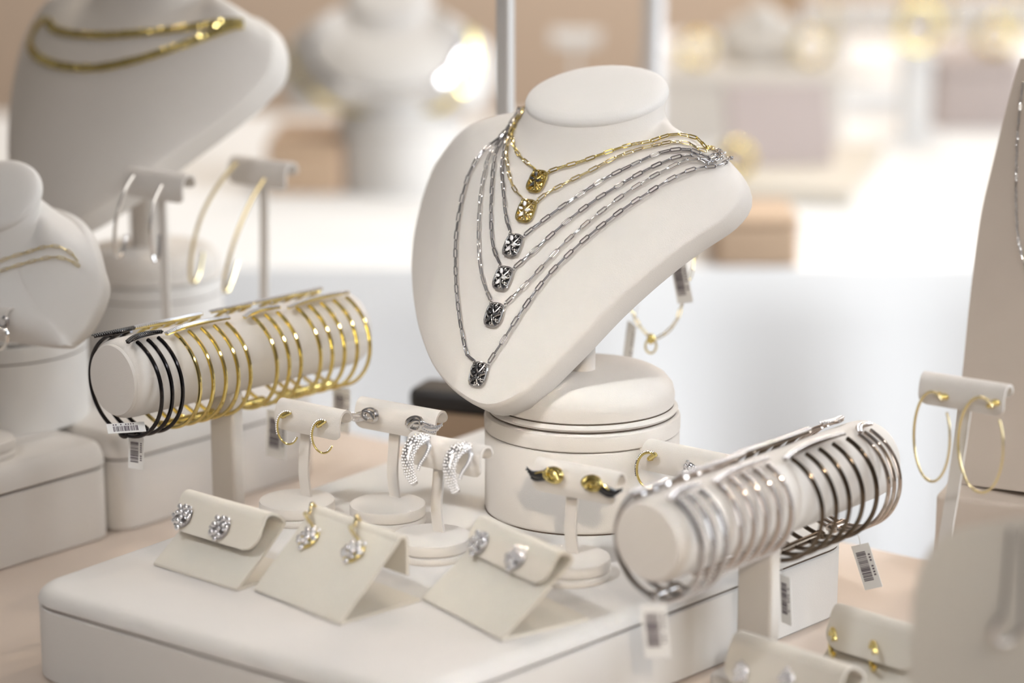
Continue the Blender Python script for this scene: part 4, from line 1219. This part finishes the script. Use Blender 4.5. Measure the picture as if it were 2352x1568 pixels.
# ================================================================== LIGHT
def area(name, loc, target, size, power, col, shape='SQUARE', spread=180):
    l = bpy.data.lights.new(name, 'AREA'); l.energy = power; l.color = col; l.shape = shape; l.size = size
    l.spread = R(spread)
    o = bpy.data.objects.new(name, l); COL.objects.link(o)
    d = Vector(target) - Vector(loc)
    o.matrix_world = Tm(loc) @ d.to_track_quat('-Z', 'Y').to_matrix().to_4x4()
    return o
WARM = (1, .85, .66); COOL = (.90, .95, 1.0)
area('ceiling_softbox', (1.7, 1.75, 2.5), (.1, 1.25, .85), 1.2, 4, (.80, .90, 1))
area('fill_panel', (-.8, -.5, 2.8), (0, 1.5, .75), 1.4, 2, COOL)  # added soft fill from the camera side, not a room fixture
area('skirt_fill', (2.2, .55, 2.3), (.1, 2.02, .64), .3, 1.1, COOL, spread=24)  # added beam that brightens the skirt of the cloth table
area('drum_fill', (.15, -.55, 1.62), (-.01, 1.15, .82), .05, .06, (1, .86, .68), 'DISK', 14)  # added warm fill aimed at the front of the drum
area('back_wall_fill', (.7, 4.1, 2.7), (.7, 5.0, .6), .6, 34, (1, .93, .85))  # added light that lifts the tan back wall
area('spot_front', (.85, .15, 2.3), (.14, 1.2, .9), .22, 0.14, (.96, .97, 1), 'DISK', 26)
area('spot_right', (1.1, .55, 2.3), (.05, 1.2, .85), .05, 2.2, WARM, 'DISK')
area('spot_back', (.25, 2.75, 2.4), (-.05, 1.2, .8), .05, 5, WARM, 'DISK')
area('spot_back_left', (-.75, 2.3, 2.5), (-.1, 1.2, .8), .05, 3, WARM, 'DISK')
area('shoulder_fill', (-.8, .35, 2.25), (-.02, 1.15, .93), .18, 0.24, (.96, .97, 1), 'DISK', 24)  # added narrow fill for the left shoulder of the main bust
area('side_fill', (3.6, 1.3, 1.7), (0, 1.3, .9), 2.0, 100, (.84, .92, 1))  # added sideways fill from the right, no window behind it
area('front_fill', (.3, -2.2, 1.9), (.2, 1.5, .8), 2.0, 19, (1, .95, .88))  # added fill for camera-facing surfaces, no window behind it
area('table_warm_fill', (.7, 2.0, 2.5), (.45, 2.5, .75), .10, 6, WARM, 'DISK')  # added warm light that blows out the cloth table
area('table_soft_fill', (.1, 2.9, 2.85), (.1, 2.5, .75), 1.2, 6, (1, .99, .98))  # added soft fill over the cloth table and its bust
for i in range(3):
    for j in range(3):
        area('sparkle_lamp', (-1.2 + 1.2 * i, -.2 + 1.0 * j, 2.86), (-1.2 + 1.2 * i, -.2 + 1.0 * j, 0), .07, .25, (1, .93, .84), 'DISK')  # ceiling grid of small lamps added for sparkle on the metal
w = bpy.data.worlds.new('room_world'); SC.world = w; w.use_nodes = True
w.node_tree.nodes['Background'].inputs[0].default_value = (.95, .97, 1, 1)
w.node_tree.nodes['Background'].inputs[1].default_value = .3

# ================================================================== CAMERA
cd = bpy.data.cameras.new('camera'); cd.lens = 85; cd.sensor_width = 36; cd.clip_start = .05; cd.clip_end = 50
cd.dof.use_dof = True; cd.dof.focus_distance = 1.198; cd.dof.aperture_fstop = 3.5; cd.dof.aperture_blades = 0
co = bpy.data.objects.new('camera', cd); COL.objects.link(co)
co.location = CAM; co.rotation_euler = (PI / 2 - PITCH, 0, 0)
SC.camera = co
SC.view_settings.view_transform = 'Standard'; SC.view_settings.look = 'None'; SC.view_settings.gamma = 1
SC.view_settings.use_curve_mapping = False; SC.view_settings.exposure = 0.24
SC.cycles.use_denoising = True
SC.cycles.sample_clamp_indirect = 8
SC.cycles.max_bounces = 8
